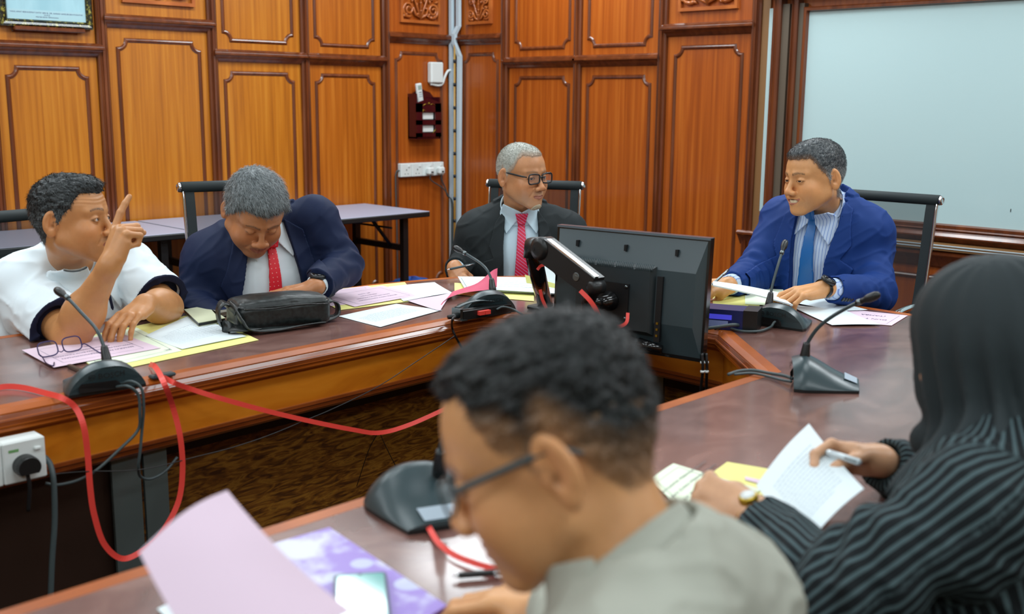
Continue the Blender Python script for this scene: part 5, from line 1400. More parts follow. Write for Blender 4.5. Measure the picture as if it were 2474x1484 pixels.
# ------------------------------------------------------------------ conference microphones
def mic(base, user, neck, label, logo=True, sc=1.0, ncol=None):
    """base: rear bottom centre, user: direction towards the user, neck: path of points from the ridge to the tip"""
    base = np.array(base, float); u = norm(np.array([user[0], user[1], 0])); x = np.cross(u, UPV); L = lambda a, b, c: base + (x * a + u * b + UPV * c) * sc
    t = empty('conference_microphone', base, label, 'microphone', 'gooseneck microphones on the conference table')
    m = MB(); nt, nx = 14, 21; vs = []
    for j in range(nt):
        s = j / (nt - 1); y = .140 * s; w_ = np.interp(s, [0, .15, .5, .8, 1], [.168, .172, .150, .124, .108]); h = np.interp(s, [0, .12, .35, .6, .8, 1], [.060, .071, .056, .036, .024, .014])
        for k in range(nx):
            a = math.pi * k / (nx - 1); cx = -math.cos(a); vs.append(L(cx * w_ / 2, y - .012 * (1 - abs(cx)) * (s < .01) , .006 + (h - .006) * max(0, 1 - abs(cx) ** 2.3) ** .75))
    fs = [(j * nx + k, j * nx + k + 1, (j + 1) * nx + k + 1, (j + 1) * nx + k) for j in range(nt - 1) for k in range(nx - 1)]
    m.add(vs, fs, True); m.add(vs[:nx], [tuple(range(nx))]); m.add(vs[-nx:], [tuple(range(nx))[::-1]])
    m.build('housing', 'grey_pl', t)
    m = MB(); m.prism([tuple((L(a, b, 0))[:2]) for a, b in ((-.084, 0), (.084, 0), (.086, .02), (.074, .07), (.053, .141), (-.053, .141), (-.074, .07), (-.086, .02))], base[2], base[2] + .0065); m.build('base_plate', 'black', t)
    def facep(a, c): # point on the rear face
        return L(a, -.0135 * (1 - abs(a / .084)) - .001, c)
    m = MB(); P_ = [(.062, .008), (.064, .020), (.058, .028), (-.014, .028), (-.022, .022), (-.024, .008)]
    if not logo: P_ = [(-a, b) for a, b in P_][::-1]
    m.add([facep(-a, b) for a, b in P_], [tuple(range(6))]); m.build('recess_shade', 'black_m', t)  # flat dark patch painted for the shade inside the cable opening
    v, f = text_geo('BOSCH', .0165); m = MB(); m.add([facep(a * 1.1 - (-.006), b + .036) + (-u) * .0006 for a, b in v], f)
    ringp = []
    for k in range(13):
        a = 2 * math.pi * k / 12; ringp.append(facep(-.036 + .0062 * math.cos(a), .0415 + .0062 * math.sin(a)) - u * .0008)
    m.build('brand_lettering', 'black', t)
    m = MB(); m.tube(ringp, .0007, 4, cap=False); m.tube([facep(-.039, .039) - u * .001, facep(-.039, .044) - u * .001], .0006, 4); m.tube([facep(-.033, .039) - u * .001, facep(-.033, .044) - u * .001], .0006, 4); m.tube([facep(-.039, .0415) - u * .001, facep(-.033, .0415) - u * .001], .0006, 4); m.build('logo', 'black', t)
    m = MB(); zz = lambda b: np.interp(b / .14, [0, .12, .35, .6, .8, 1], [.060, .071, .056, .036, .024, .014]) + .0012
    m.add([L(a, b, zz(b)) for a, b in ((-.03, .108), (.03, .108), (.026, .136), (-.026, .136))], [(0, 1, 2, 3)]); m.build('talk_button', 'ink_l', t)
    neck = bez(neck, 6); d0 = norm(neck[2] - neck[0]); m = MB(); m.lathe([(.012, -.012), (.0115, .004), (.0085, .03), (.007, .036)], neck[0], d0, 14); m.build('neck_socket', 'black', t)
    m = MB(); m.tube(neck, [.0042] * len(neck), 8); g = m.build('gooseneck', ncol or 'grey_pl', t)
    d1 = norm(neck[-1] - neck[-4]); e = neck[-1]
    m = MB(); m.lathe([(.004, -.055), (.0062, -.052), (.0062, -.034), (.0085, -.028), (.0098, -.022), (.0098, -.008), (.0078, .0), (.003, .004)], e, d1, 16); m.build('microphone_head', 'black', t)
    m = MB(); m.lathe([(.0066, -.052), (.0070, -.048), (.0070, -.044), (.0066, -.042)], e, d1, 16); m.build('ring', 'metal', t)
    return t
UZ = .7507
def Zc(px, py, z=UZ): return PZ(px, py, z)
mic(Zc(262, 948), (.10, 1), [PD(258, 872, 2.385), PD(250, 835, 2.40), PD(232, 795, 2.42), PD(198, 757, 2.46), PD(165, 722, 2.50), PD(136, 700, 2.53)], 'gooseneck microphone in front of the white-shirted man, next to the eyeglasses')
mic(Zc(1186, 757), (.34, .94), [PD(1190, 700, 3.31), PD(1186, 672, 3.33), PD(1170, 644, 3.36), PD(1140, 622, 3.41), PD(1098, 598, 3.46)], 'gooseneck microphone beside the curled pink sheet, in front of the man with glasses')
mic(Zc(1872, 792), (.95, .12), [PD(1858, 735, 3.13), PD(1866, 690, 3.15), PD(1880, 640, 3.18), PD(1898, 583, 3.24)], 'gooseneck microphone in front of the man in the blue suit')
mic(Zc(1921, 925), tuple((R_IMG * 1.0 - F_IMG * .30)[:2]), [PD(1944, 864, 2.42), PD(1952, 828, 2.42), PD(1985, 784, 2.40), PD(2050, 742, 2.36), PD(2122, 712, 2.32)], 'gooseneck microphone standing alone on the brown table top, nearest the headscarf woman')
mic(Zc(1000, 1205), tuple((R_IMG * .42 - F_IMG * 1.0)[:2]), [PD(1062, 1132, 1.62), PD(1064, 1100, 1.61), PD(1070, 1055, 1.60), PD(1090, 1000, 1.56), PD(1130, 950, 1.50)], 'large gooseneck microphone half hidden by the face of the foreground man')

# ------------------------------------------------------------------ cables
def cable(pts, r, label, mat='cable', name='cable', cat='cable', n=8, parent=None, group=None):
    m = MB(); m.tube(bez(pts, 7), r, 8); o = m.build(name, mat, parent)
    if parent is None: props(o, label, cat, group)
    return o
def ribbon(pts, w_, label, wn=None, mat='red'):
    P_ = bez(pts, 8); m = MB(); vs = []
    for i, p in enumerate(P_):
        t = norm(P_[min(i + 1, len(P_) - 1)] - P_[max(i - 1, 0)]); s = norm(np.cross(t, norm(camdir(p) * 1.0 + np.array(wn if wn is not None else (0, 0, .0))))); nn = np.cross(s, t)
        for a, b in ((-1, -1), (1, -1), (1, 1), (-1, 1)): vs.append(p + s * a * w_ / 2 + nn * b * .0008)
    fs = [(j * 4 + k, j * 4 + (k + 1) % 4, j * 4 + 4 + (k + 1) % 4, j * 4 + 4 + k) for j in range(len(P_) - 1) for k in range(4)] + [(0, 1, 2, 3), tuple(len(vs) - 4 + k for k in range(4))]
    m.add(vs, fs); o = m.build('ribbon_cable', mat); return props(o, label, 'cable')
Yh = 2.215
def hy(px, py, y=Yh): return PWY(px, py, y)
ribbon([Zc(-60, 955, .756), Zc(0, 936, .757), Zc(50, 936, .757), Zc(110, 950, .757), Zc(150, 962, .758), hy(182, 985, 2.235), hy(202, 1030), hy(212, 1100), hy(218, 1180), hy(228, 1245), hy(252, 1315), hy(295, 1350), hy(345, 1330), hy(392, 1285), hy(430, 1215), hy(441, 1140), hy(436, 1060), hy(418, 985, 2.225), Zc(396, 925, .762), Zc(376, 888, .768), Zc(362, 880, .757)], .0125, 'bright red flat cable hanging in a big loop from the table edge')
ribbon([Zc(395, 912, .757), Zc(420, 925, .760), hy(455, 938, 2.232), hy(530, 962), hy(640, 992), hy(750, 1018), hy(850, 1038), hy(915, 1046), hy(985, 1028), hy(1080, 986), hy(1160, 945)], .0118, 'bright red flat cable sagging along the wooden apron of the table')
ribbon([Zc(1030, 1262, .760), Zc(1042, 1285, .757), Zc(1060, 1312, .757), Zc(1095, 1340, .757), Zc(1150, 1362, .757), Zc(1220, 1382, .757)], .0085, 'short piece of red flat cable on the table below the foreground microphone')
cable([Zc(290, 928, .765), Zc(318, 922, .775), hy(342, 940, 2.20), hy(347, 985, 2.20), hy(343, 1040, 2.21), hy(338, 1095, 2.21), hy(334, 1130, 2.22), hy(340, 1152, 2.25), hy(365, 1157, 2.26), hy(400, 1138, 2.27), hy(428, 1105, 2.28)], .0034, 'grey microphone lead hanging over the table edge and looping right')
cable([Zc(280, 935, .762), Zc(310, 934, .768), hy(334, 955, 2.20), hy(338, 1000, 2.20), hy(333, 1040, 2.21), hy(290, 1085, 2.21), hy(235, 1135, 2.22), hy(190, 1160, 2.23), hy(140, 1172, 2.235), hy(110, 1168, 2.235)], .0034, 'grey microphone lead running back along the apron to the socket')
cable([hy(90, 1150, 2.215), hy(200, 1140, 2.215), hy(300, 1138, 2.215), hy(370, 1130, 2.215), hy(470, 1105, 2.215), hy(560, 1082, 2.215), hy(650, 1052, 2.22), hy(740, 1015, 2.22), hy(800, 990, 2.22), hy(880, 952, 2.22), hy(940, 918, 2.22), hy(1000, 878, 2.23), hy(1060, 838, 2.23), hy(1098, 812, 2.24)], .0012, 'thin twisted wire running diagonally across the table apron', 'cable_b')
cable([hy(913, 1046, 2.216), hy(890, 1090, 2.3), hy(862, 1175, 2.45)], .0012, 'thin black string hanging from the red cable, inner strand', 'cable_b', 'string', 'string')
cable([hy(917, 1046, 2.216), hy(935, 1085, 2.3), hy(968, 1150, 2.45)], .0012, 'thin black string hanging from the red cable, strand nearest the foreground man', 'cable_b', 'string', 'string')
cable([Zc(1100, 765, .765), Zc(1093, 772, .775), hy(1092, 790, 2.31), hy(1100, 812, 2.31), hy(1118, 845, 2.32), hy(1140, 890, 2.33)], .0034, 'black lead dropping from the power strip over the table edge', 'cable_b')
# leads of the microphones on the chairman's side
cable([Zc(1893, 772, .775), Zc(1872, 778, .770), Zc(1862, 790, .758), Zc(1835, 800, .756), Zc(1790, 800, .756), Zc(1750, 790, .757), Zc(1728, 795, .76)], .0036, 'grey lead from the blue-suited man microphone running to the monitor')
cable([Zc(1915, 915, .765), Zc(1895, 908, .765), Zc(1860, 902, .758), Zc(1820, 895, .757), Zc(1785, 897, .757), Zc(1760, 905, .757)], .0040, 'grey lead of the lone microphone crossing the table edge')
cable([Zc(1912, 922, .762), Zc(1888, 918, .758), Zc(1850, 908, .757), Zc(1815, 902, .757), Zc(1775, 905, .757)], .0034, 'second thinner grey lead of the lone microphone, nearer the foreground')
cable([Zc(1200, 748, .770), Zc(1215, 742, .775), Zc(1240, 748, .765), Zc(1262, 760, .757)], .0034, 'grey lead at the back of the microphone beside the pink sheet')

# ------------------------------------------------------------------ power sockets fixed to the near-left apron
def zsock(x0, lab, plug):
    s = empty('power_socket', (x0, 2.2, .6), lab, 'power socket')
    c = hy(112, 1052, 2.195); z1 = c[2]; m = MB(); m.bbox((x0, 2.195, z1 - .088), (x0 + .086, 2.245, z1), .003); m.build('housing', 'white_pl', s)
    m = MB(); m.bbox((x0 + .062, 2.190, z1 - .026), (x0 + .076, 2.196, z1 - .018), .002); m.build('switch', 'white_pl', s)
    m = MB(); m.box((x0 + .012, 2.1945, z1 - .022), (x0 + .032, 2.1948, z1 - .016)); m.build('green_print', flat('green_print', (110, 160, 100), .5), s)
    return s, z1
xr = hy(112, 1100, 2.195)[0]
s, z1 = zsock(xr - .0865, 'white socket with a black plug on the table apron at the picture edge', True)
s2, _ = zsock(xr - .1735, 'white socket half cut off by the picture edge, beside the black plug', False)
pl = empty('plug', (xr - .045, 2.17, z1 - .05), 'round black plug pushed into the white socket on the table apron', 'plug')
m = MB(); pc = np.array([xr - .045, 2.195, z1 - .052]); vs = []
for (sc_, dy) in ((1.0, 0), (1.0, -.020), (.92, -.030)):
    for k in range(24):
        a = math.radians(-40 + 260 * k / 23); vs.append(pc + np.array([.0245 * sc_ * math.cos(a), dy, .0225 * sc_ * math.sin(a)]))
m.add(vs, [(j * 24 + k, j * 24 + (k + 1) % 24, j * 24 + 24 + (k + 1) % 24, j * 24 + 24 + k) for j in range(2) for k in range(24)] + [tuple(range(48, 72))]); m.build('housing', 'black', pl)
m = MB(); m.tube(bez([pc + np.array([0, -.012, -.018]), pc + np.array([.002, -.012, -.045]), pc + np.array([.0, -.0, -.1])]), .004, 8); m.build('lead', 'cable_b', pl)
cable([hy(108, 1105, 2.235), hy(122, 1125, 2.215), hy(130, 1170, 2.20), hy(132, 1260, 2.20), hy(126, 1350, 2.20), hy(122, 1450, 2.20)], .0062, 'thick grey cable hanging straight down beside the apron socket')

# ------------------------------------------------------------------ monitor on its arm
TL, TR = PD(1350, 536, 3.15), PD(1719, 586, 2.86)
mx_ = norm((TR - TL) * np.array([1, 1, 0])); back = norm(np.cross(mx_, UPV)); back = back if back @ F_IMG < 0 else -back
mu = norm(UPV + back * -.06); mw = np.linalg.norm(TR - TL); mh = .335; O_ = (TL + TR) / 2
def MP(a, b, c): return O_ + mx_ * a * mw / 2 + mu * b + back * c      # a in -1..1, b down from 0 to -mh
mon = empty('monitor', O_ - mu * mh, 'black flat monitor seen from behind on a jointed arm with a polished top edge', 'monitor')
m = MB()
def slab(m, a0, a1, b0, b1, c0, c1, ia=0, ib=0):
    vs = [MP(a, b, c0) for a, b in ((a0, b0), (a1, b0), (a1, b1), (a0, b1))] + [MP(a, b, c1) for a, b in ((a0 + ia, b0 - ib), (a1 - ia, b0 - ib), (a1 - ia, b1 + ib), (a0 + ia, b1 + ib))]
    m.add(vs, [(3, 2, 1, 0), (4, 5, 6, 7), (0, 1, 5, 4), (1, 2, 6, 5), (2, 3, 7, 6), (3, 0, 4, 7)])
slab(m, -1, 1, 0, -mh, -.018, .004); m.build('bezel', 'black_g', mon)
m = MB(); slab(m, -.97, .97, -.008, -mh + .01, .004, .030, .07, .085); m.build('rear_cover', flat('textured_black_plastic', (56, 70, 75), .33), mon)
m = MB(); slab(m, -1.0, 1.0, .002, -.004, -.018, .008); m.build('top_edge', flat('satin_dark_edge', (120, 134, 150), .2, .7), mon)
m = MB(); slab(m, -.62, .42, -.085, -.275, .030, .048, .04, .01); eb = m.build('electronics_box', flat('rear_box_plastic', (42, 50, 53), .38), mon)
m = MB(); slab(m, .45, .52, -.11, -.29, .028, .038); m.build('port_panel', 'black_m', mon)
for k in range(3):
    m = MB(); slab(m, .475, .50, -.235 - .017 * k, -.241 - .017 * k, .038, .041); m.build('port', 'gold', mon)
for k in range(44):
    a = -.60 + k * .0232
    if k in (11, 22, 33): continue
    m = MB(); p0 = MP(a, -.080, .040); p1 = MP(a + .006, -.098, .047); m.tube([p0, (p0 + p1) / 2 + back * .003, p1], .0017, 5); m.build('vent_rib', 'grey_pl', mon)
for a in (-.68, -.03, .62):
    m = MB(); slab(m, a, a + .03, -.035, -.052, .014, .024); m.build('clip_slot', 'black_m', mon)
m = MB(); m.tube([MP(-.55, -mh + .055, .04), MP(.28, -mh + .035, .045)], .014, 12); m.build('cable_cover', 'black', mon)
m = MB(); m.tube([MP(.28, -mh + .035, .045), MP(.55, -mh + .025, .03)], [.018, .012], 12); m.build('cable_cover_end', 'black_g', mon)
vc = (-.10, -.19)
m = MB(); slab(m, vc[0] - .23, vc[0] + .23, vc[1] + .052, vc[1] - .052, .048, .053); m.build('mount_plate', 'black_m', mon)
for ea in (-1, 1):
    for eb_ in (-1, 1):
        m = MB(); m.lathe([(.005, 0), (.005, .003), (.002, .004)], MP(vc[0] + ea * .2, vc[1] + eb_ * .044, .053), back, 10); m.build('screw', 'metal', mon)
m = MB(); m.add([MP(vc[0] + .12 * math.cos(a), vc[1] - .062 - .008 * math.sin(a), .0555) for a in np.linspace(0, math.pi, 10)], [tuple(range(10))]); m.build('sticker', 'gap', mon)
arm = mon
J = MP(vc[0], vc[1], .053); J2 = MP(vc[0] - .12, vc[1] + .005, .12)
m = MB(); m.lathe([(.026, 0), (.028, .006), (.018, .016), (.018, .05)], J, back, 18); m.tube([J + back * .045, J2], .016, 10); m.build('ball_joint', 'black_g', arm)
A1 = PD(1284, 588, 3.02); A1b = PD(1320, 600, 3.0); A2 = J2 + 0
def beam(m, a, b, h0, h1, th):
    ax = norm(b - a); up_ = norm(UPV - ax * ax[2]); sd = np.cross(ax, up_); vs = []
    for p, h in ((a, h0), (b, h1)):
        for x, y in ((-1, -1), (1, -1), (1, 1), (-1, 1)): vs.append(p + sd * x * th / 2 + up_ * y * h / 2)
    m.add(vs, [(0, 1, 2, 3), (7, 6, 5, 4)] + [(k, (k + 1) % 4, 4 + (k + 1) % 4, 4 + k) for k in range(4)]); return up_, sd, ax
Ps = PD(1318, 602, 2.98); Pe = PD(1440, 694, 2.84)
m = MB(); up_, sd, ax = beam(m, Ps, Pe, .066, .058, .042); m.lathe([(.018, -.028), (.032, -.024), (.032, .024), (.018, .028)], Ps - ax * .004, sd, 20); m.lathe([(.010, -.024), (.020, -.020), (.020, .020), (.010, .024)], Pe, sd, 20); m.build('upper_arm', 'black', arm)
m = MB(); up2, sd2, ax2 = beam(m, Ps + up_ * .036 + ax * .01 - sd * (.012 if sd @ camdir(Ps) < 0 else -.012), Pe + up_ * .032 - sd * (.012 if sd @ camdir(Ps) < 0 else -.012), .006, .006, .014); m.build('polished_strip', 'chrome', arm)
lc = Ps + (Pe - Ps) * .72; fs_ = sd if sd @ camdir(lc) > 0 else -sd
m = MB(); m.lathe([(.0105, .0), (.012, 0), (.012, .0012), (.0105, .0012)], lc + fs_ * .021, fs_, 24)
for k in (-1, 0, 1): m.tube([lc + fs_ * .0218 + ax * (k * .003 - .003) + up_ * .005, lc + fs_ * .0218 + ax * (k * .003) - up_ * .002, lc + fs_ * .0218 + ax * (k * .003 + .003) + up_ * .005], .0007, 4)
m.build('maker_mark', 'metal', arm)
m = MB(); m.tube([Pe, J2], .017, 12); m.lathe([(.010, -.03), (.02, -.028), (.02, .028), (.010, .03)], J2, UPV, 16); m.build('swivel', 'black_m', arm)
pb_ = PZ(1318, 748, .7507); m = MB(); hb_ = PD(1288, 612, 3.03)
m.tube([pb_ + UPV * .012, pb_ + (hb_ - pb_) * .5, hb_], [.024, .024, .024], 16); m.build('post', 'black_g', arm)
m = MB(); m.tube([hb_ - UPV * .012, hb_ + UPV * .02, Ps - ax * .01], [.028, .028, .03], 14); m.build('elbow_housing', 'black', arm)
m = MB(); q_ = pb_; m.bbox((q_[0] - .045, q_[1] - .04, .7507), (q_[0] + .045, q_[1] + .04, .765), .004); m.build('clamp', 'black', arm)
m = MB(); e0 = PD(1372, 650, 3.06); e1 = PZ(1386, 742, .7507); m.tube([e1 + UPV * .0, e0], [.026, .024], 4); m.build('second_post', 'black', arm)
# red cable near the arm
cr_ = [PD(1352, 640, 2.93), PD(1330, 638, 2.95), PD(1308, 642, 2.99), PD(1298, 652, 2.99)]
ribbon(cr_, .008, 'red flat cable looped through the monitor arm near its post')
ribbon([PD(1305, 700, 2.97), PD(1310, 722, 2.97), PD(1320, 745, 2.97)], .009, 'red flat cable running down the glossy arm post')
ribbon([PD(1402, 702, 2.80), PD(1425, 726, 2.79), PD(1440, 748, 2.79), PD(1448, 765, 2.80)], .012, 'red flat cable dangling below the arm across the monitor back')
ribbon([PD(1517, 756, 2.83), PD(1514, 778, 2.82), PD(1500, 788, 2.82), PD(1482, 788, 2.82)], .009, 'small loop of red cable at the lower back of the monitor')
# bundled leads under the monitor
for k, (px, py0, py1, dep) in enumerate(((1543, 858, 915, 2.86), (1553, 862, 900, 2.87), (1696, 862, 925, 2.84), (1706, 862, 915, 2.85))):
    o = cable([PD(px, py0 - 8, dep), PD(px + 2, (py0 + py1) / 2, dep), PD(px - 3 + 4 * (k % 2), py1 + 30, dep + .05), PD(px + 6, py1 + 90, dep + .1)], .0042, ['black lead under the monitor, first from the foreground head', 'black lead under the monitor, second from the foreground head', 'black lead under the monitor corner, inner one', 'black lead under the monitor corner, outermost'][k], 'cable_b')
    for j in range(2):
        p = PD(px + 1, py0 + 14 + 22 * j, dep); m = MB(); m.lathe([(.0058, -.003), (.0062, 0), (.0058, .003)], p, UPV, 12); m.box(tuple(p + np.array([-.008, -.001, -.001])), tuple(p + np.array([0, .001, .001]))); m.build('cable_tie', 'white_pl', o)

# ------------------------------------------------------------------ paper
def sheet(corners, mat, label, cat='paper', name='paper_sheet', bend=0.0, curl=None, group=None, text=None, lines=None, border=None, seed=0, th=.0007, nx=10, ny=8, back=None, tmat='ink'):
    """corners: TL, TR, BR, BL as the reader sees the page"""
    TL_, TR_, BR_, BL_ = [np.array(c, float) for c in corners]
    rs = random.Random(seed)
    def S(u, v, lift=0.0):
        p = (TL_ * (1 - u) + TR_ * u) * (1 - v) + (BL_ * (1 - u) + BR_ * u) * v
        z = bend * (math.sin(math.pi * u) * .5 + .5 * (2 * v - 1) ** 2)
        n = norm(np.cross(TR_ - TL_, BL_ - TL_)); n = n if n[2] >= 0 else -n
        if curl: z += curl(u, v)
        return p + n * (z + lift)
    m = MB(); vs = [S(i / nx, j / ny) for j in range(ny + 1) for i in range(nx + 1)]; k = nx + 1
    q = [(j * k + i, j * k + i + 1, (j + 1) * k + i + 1, (j + 1) * k + i) for j in range(ny) for i in range(nx)]
    m.add([S(i / nx, j / ny, th) for j in range(ny + 1) for i in range(nx + 1)], q, True)
    m.cur = 1 if back else 0; m.add(vs, [f[::-1] for f in q], True); m.cur = 0
    rim = [(0, i) for i in range(nx + 1)] + [(j, nx) for j in range(1, ny + 1)] + [(ny, i) for i in range(nx - 1, -1, -1)] + [(j, 0) for j in range(ny - 1, 0, -1)]
    N_ = len(rim); vv = [S(i / nx, j / ny) for j, i in rim] + [S(i / nx, j / ny, th) for j, i in rim]
    m.add(vv, [(a, (a + 1) % N_, N_ + (a + 1) % N_, N_ + a) for a in range(N_)])
    me_mats = [mat, back] if back else [mat]
    me = bpy.data.meshes.new(name); me.from_pydata(m.v, [], m.f)
    for q_ in me_mats: me.materials.append(MAT[q_])
    me.polygons.foreach_set('use_smooth', m.sm); me.polygons.foreach_set('material_index', m.mi); me.update()
    o = bpy.data.objects.new(name, me); SC.collection.objects.link(o); props(o, label, cat, group)
    W_ = np.linalg.norm(TR_ - TL_); Hh_ = np.linalg.norm(BL_ - TL_)
    def seg(m, u0, v0, u1, v1, w_):
        n = 8; us = [u0 + (u1 - u0) * i / n for i in range(n + 1)]; v_ = [v0 + (v1 - v0) * i / n for i in range(n + 1)]
        du, dv = (0, w_ / Hh_ / 2) if abs(u1 - u0) * W_ > abs(v1 - v0) * Hh_ else (w_ / W_ / 2, 0)
        a = [S(x - du, y - dv, th + .0003) for x, y in zip(us, v_)]; b = [S(x + du, y + dv, th + .0003) for x, y in zip(us, v_)]
        m.add(a + b, [(i, i + 1, n + 2 + i, n + 1 + i) for i in range(n)])
    if text:
        m = MB()
        for (s_, sz, u, v) in text:
            tv, tf = text_geo(s_, sz); m.add([S(u + a / W_, v - b / Hh_, th + .0004) for a, b in tv], tf)
        m.build('printed_text', tmat, o)
    if border:
        m = MB(); b = border
        for a in ((b, b, 1 - b, b), (1 - b, b, 1 - b, 1 - b), (1 - b, 1 - b, b, 1 - b), (b, 1 - b, b, b)): seg(m, *a, .0009)
        m.build('printed_border', tmat, o)
    if lines:
        m = MB()
        for (u0, u1, v) in lines:
            u = u0
            while u < u1 - .01:
                L = rs.uniform(.02, .07); seg(m, u, v, min(u + L, u1), v, .0016); u += L + .012
        m.build('printed_lines', 'ink_l', o)
    return o
def Q(pts, z): return [PZ(a, b, z) for a, b in pts]
para = lambda u0, u1, v0, v1, n: [(u0, u1 - (.15 if i == n - 1 else 0), v0 + (v1 - v0) * i / (n - 1)) for i in range(n)]
# in front of the white-shirted man (pages face him: their tops point at the camera)
sheet(Q([(625, 822), (250, 902), (128, 829), (486, 756)], .7512), 'yellow', 'open yellow folder under the papers of the white-shirted man', 'folder', 'folder', seed=1)
sheet(Q([(440, 848), (236, 893), (140, 829), (330, 792)], .7524), 'cream', 'pale green printed page between the pink sheet and the yellow folder', seed=2, border=.08, text=[('BIL', .014, .12, .12)])
sheet(Q([(388, 842), (130, 889), (53, 847), (292, 806)], .7538), 'pink', 'pink titled sheet under the folded eyeglasses', seed=3, border=.12, bend=.001,
      text=[('SENARAI NAMA PERMOHONAN', .0135, .5, .30), ('BANTUAN PERNIAGAAN BAGI KAWASAN', .0115, .5, .42), ('PERMOHONAN BAGI', .0115, .5, .54), ('BIL.', .0115, .5, .66)])
sheet(Q([(595, 814), (440, 845), (352, 812), (466, 760)], .7530), 'paper', 'white typed sheet on the yellow folder beside the leather bag', seed=4, bend=.002, lines=para(.12, .9, .25, .75, 11))
# middle group
sheet(Q([(1012, 726), (818, 750), (745, 706), (978, 682)], .7512), 'yellow', 'yellow folder beneath the pink sheets behind the leather bag', 'folder', 'folder', seed=5)
sheet(Q([(960, 722), (800, 740), (748, 708), (888, 691)], .7524), 'pink', 'pink sheet partly hidden under the other pink titled page', seed=6, border=.1)
sheet(Q([(1018, 714), (857, 742), (775, 716), (924, 691)], .7536), 'pink', 'pink titled page lying on the yellow folder by the navy suit sleeve', seed=7, border=.11, bend=.001,
      text=[('SENARAI NAMA PERMOHONAN', .0115, .5, .30), ('BANTUAN BAGI KAWASAN', .0115, .5, .43), ('PERNIAGAAN', .0115, .5, .56), ('BIL. 2/2020', .0115, .5, .69)])
sheet(Q([(1092, 708), (975, 729), (938, 694), (1050, 683)], .7530), 'paper', 'blank white sheet between the pink page and the curled pink sheet', seed=8, bend=.002)
sheet(Q([(1068, 750), (919, 791), (818, 765), (958, 735)], .7512), 'paper', 'white typed sheet alone on the table edge beside the leather bag', seed=9, lines=para(.15, .9, .30, .7, 9), bend=.001)
o = bpy.context.scene.objects['paper_sheet.004'] if 'paper_sheet.004' in bpy.context.scene.objects else None
MAT['pink_shade'] = flat('pink_paper_shaded_side', (206, 80, 110), .7)
# curled pink sheet, its raised part painted crimson as the shaded underside
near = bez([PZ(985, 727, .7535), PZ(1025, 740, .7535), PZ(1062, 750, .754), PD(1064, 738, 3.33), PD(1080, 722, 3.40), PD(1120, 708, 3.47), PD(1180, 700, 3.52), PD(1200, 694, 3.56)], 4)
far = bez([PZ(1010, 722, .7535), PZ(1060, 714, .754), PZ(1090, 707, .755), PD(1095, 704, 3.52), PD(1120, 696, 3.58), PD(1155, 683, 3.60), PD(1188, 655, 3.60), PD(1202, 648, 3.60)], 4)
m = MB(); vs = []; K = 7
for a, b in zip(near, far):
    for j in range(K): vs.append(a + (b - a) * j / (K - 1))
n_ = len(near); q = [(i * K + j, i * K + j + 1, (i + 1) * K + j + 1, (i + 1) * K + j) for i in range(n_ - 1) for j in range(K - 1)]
MAT['pink_shade'] = flat('pink_paper_painted_shade', (206, 84, 112), .7)  # shade of the raised paper put into its colour
m.add(vs, q[:3 * 4 * (K - 1) - 6], True); m.cur = 1; m.add(vs, q[3 * 4 * (K - 1) - 6:], True); o = m.build('paper_sheet', ['pink', 'pink_shade']); props(o, 'curled pink sheet rising behind a microphone, shaded underside coloured crimson', 'paper')
# the glasses man's stack
sheet(Q([(1290, 728), (1098, 712), (1098, 684), (1290, 690)], .7512), 'yellow', 'yellow card under the white stack of the man with glasses', 'folder', 'folder', seed=10)
for k in range(4):
    dx = (0, 5, -4, 3)[k]
    sheet([p + UPV * .0 for p in Q([(1356 + dx, 714 + k * -1), (1128 + dx, 704 - k * 2), (1110 + dx, 669), (1345 + dx, 672)], .7524 + .0035 * k)], 'paper', 'white sheets stacked in front of the man with glasses, ' + ['lowest of the stack', 'second from the table', 'third from the table', 'top sheet'][k], group='stacked sheets of the man with glasses', seed=11 + k, bend=.001, lines=para(.1, .9, .3, .7, 4) if k == 3 else None)
sheet([PD(1268, 664, 3.62), PD(1356, 690, 3.60), PD(1356, 699, 3.60) , PD(1272, 684, 3.62)], 'yellow', 'yellow printed slip propped behind the glossy arm post', 'card', 'card', seed=15, text=[('N LAN', .012, .72, .45), ('AMBAI', .012, .72, .95)], tmat='ink')
sheet([PD(1300, 625, 3.72), PD(1322, 630, 3.72), PD(1356, 690, 3.68), PD(1300, 672, 3.68)], 'paper', 'white card standing behind the monitor arm', 'card', 'card', seed=16)
# the blue-suited man's papers
sheet(Q([(1838, 765), (1722, 757), (1722, 706), (1830, 700)], .7512), 'yellow', 'manila folder beneath the pages of the blue-suited man', 'folder', 'folder', seed=17)
sheet(Q([(1905, 742), (1800, 735), (1800, 696), (1892, 700)], .7524), 'cream', 'cream page on the manila folder of the blue-suited man', seed=18)
sheet([PD(1915, 742, 3.22), PD(1722, 694, 3.36), PD(1722, 684, 3.44), PD(1880, 712, 3.42)], 'paper', 'thick white pages held open in the blue-suited man right hand', seed=19, bend=.006, th=.004)
sheet(Q([(2154, 787), (1995, 774), (2040, 747), (2193, 763)], .7515), 'pink', 'pink titled page at the far end of the blue-suited man papers', seed=20, border=.1, text=[('DUN T', .020, .34, .44), ('(TAMBA', .020, .46, .74)])
sheet(Q([(2128, 786), (2010, 787), (1905, 738), (2046, 753)], .7528), 'paper', 'white sheet overlapping the pink page by the blue sleeve', seed=21, bend=.003)
sheet(Q([(2096, 749), (2020, 752), (1900, 728), (1985, 720)], .7545), 'paper', 'small white sheet under the blue-suited man left hand', seed=22)
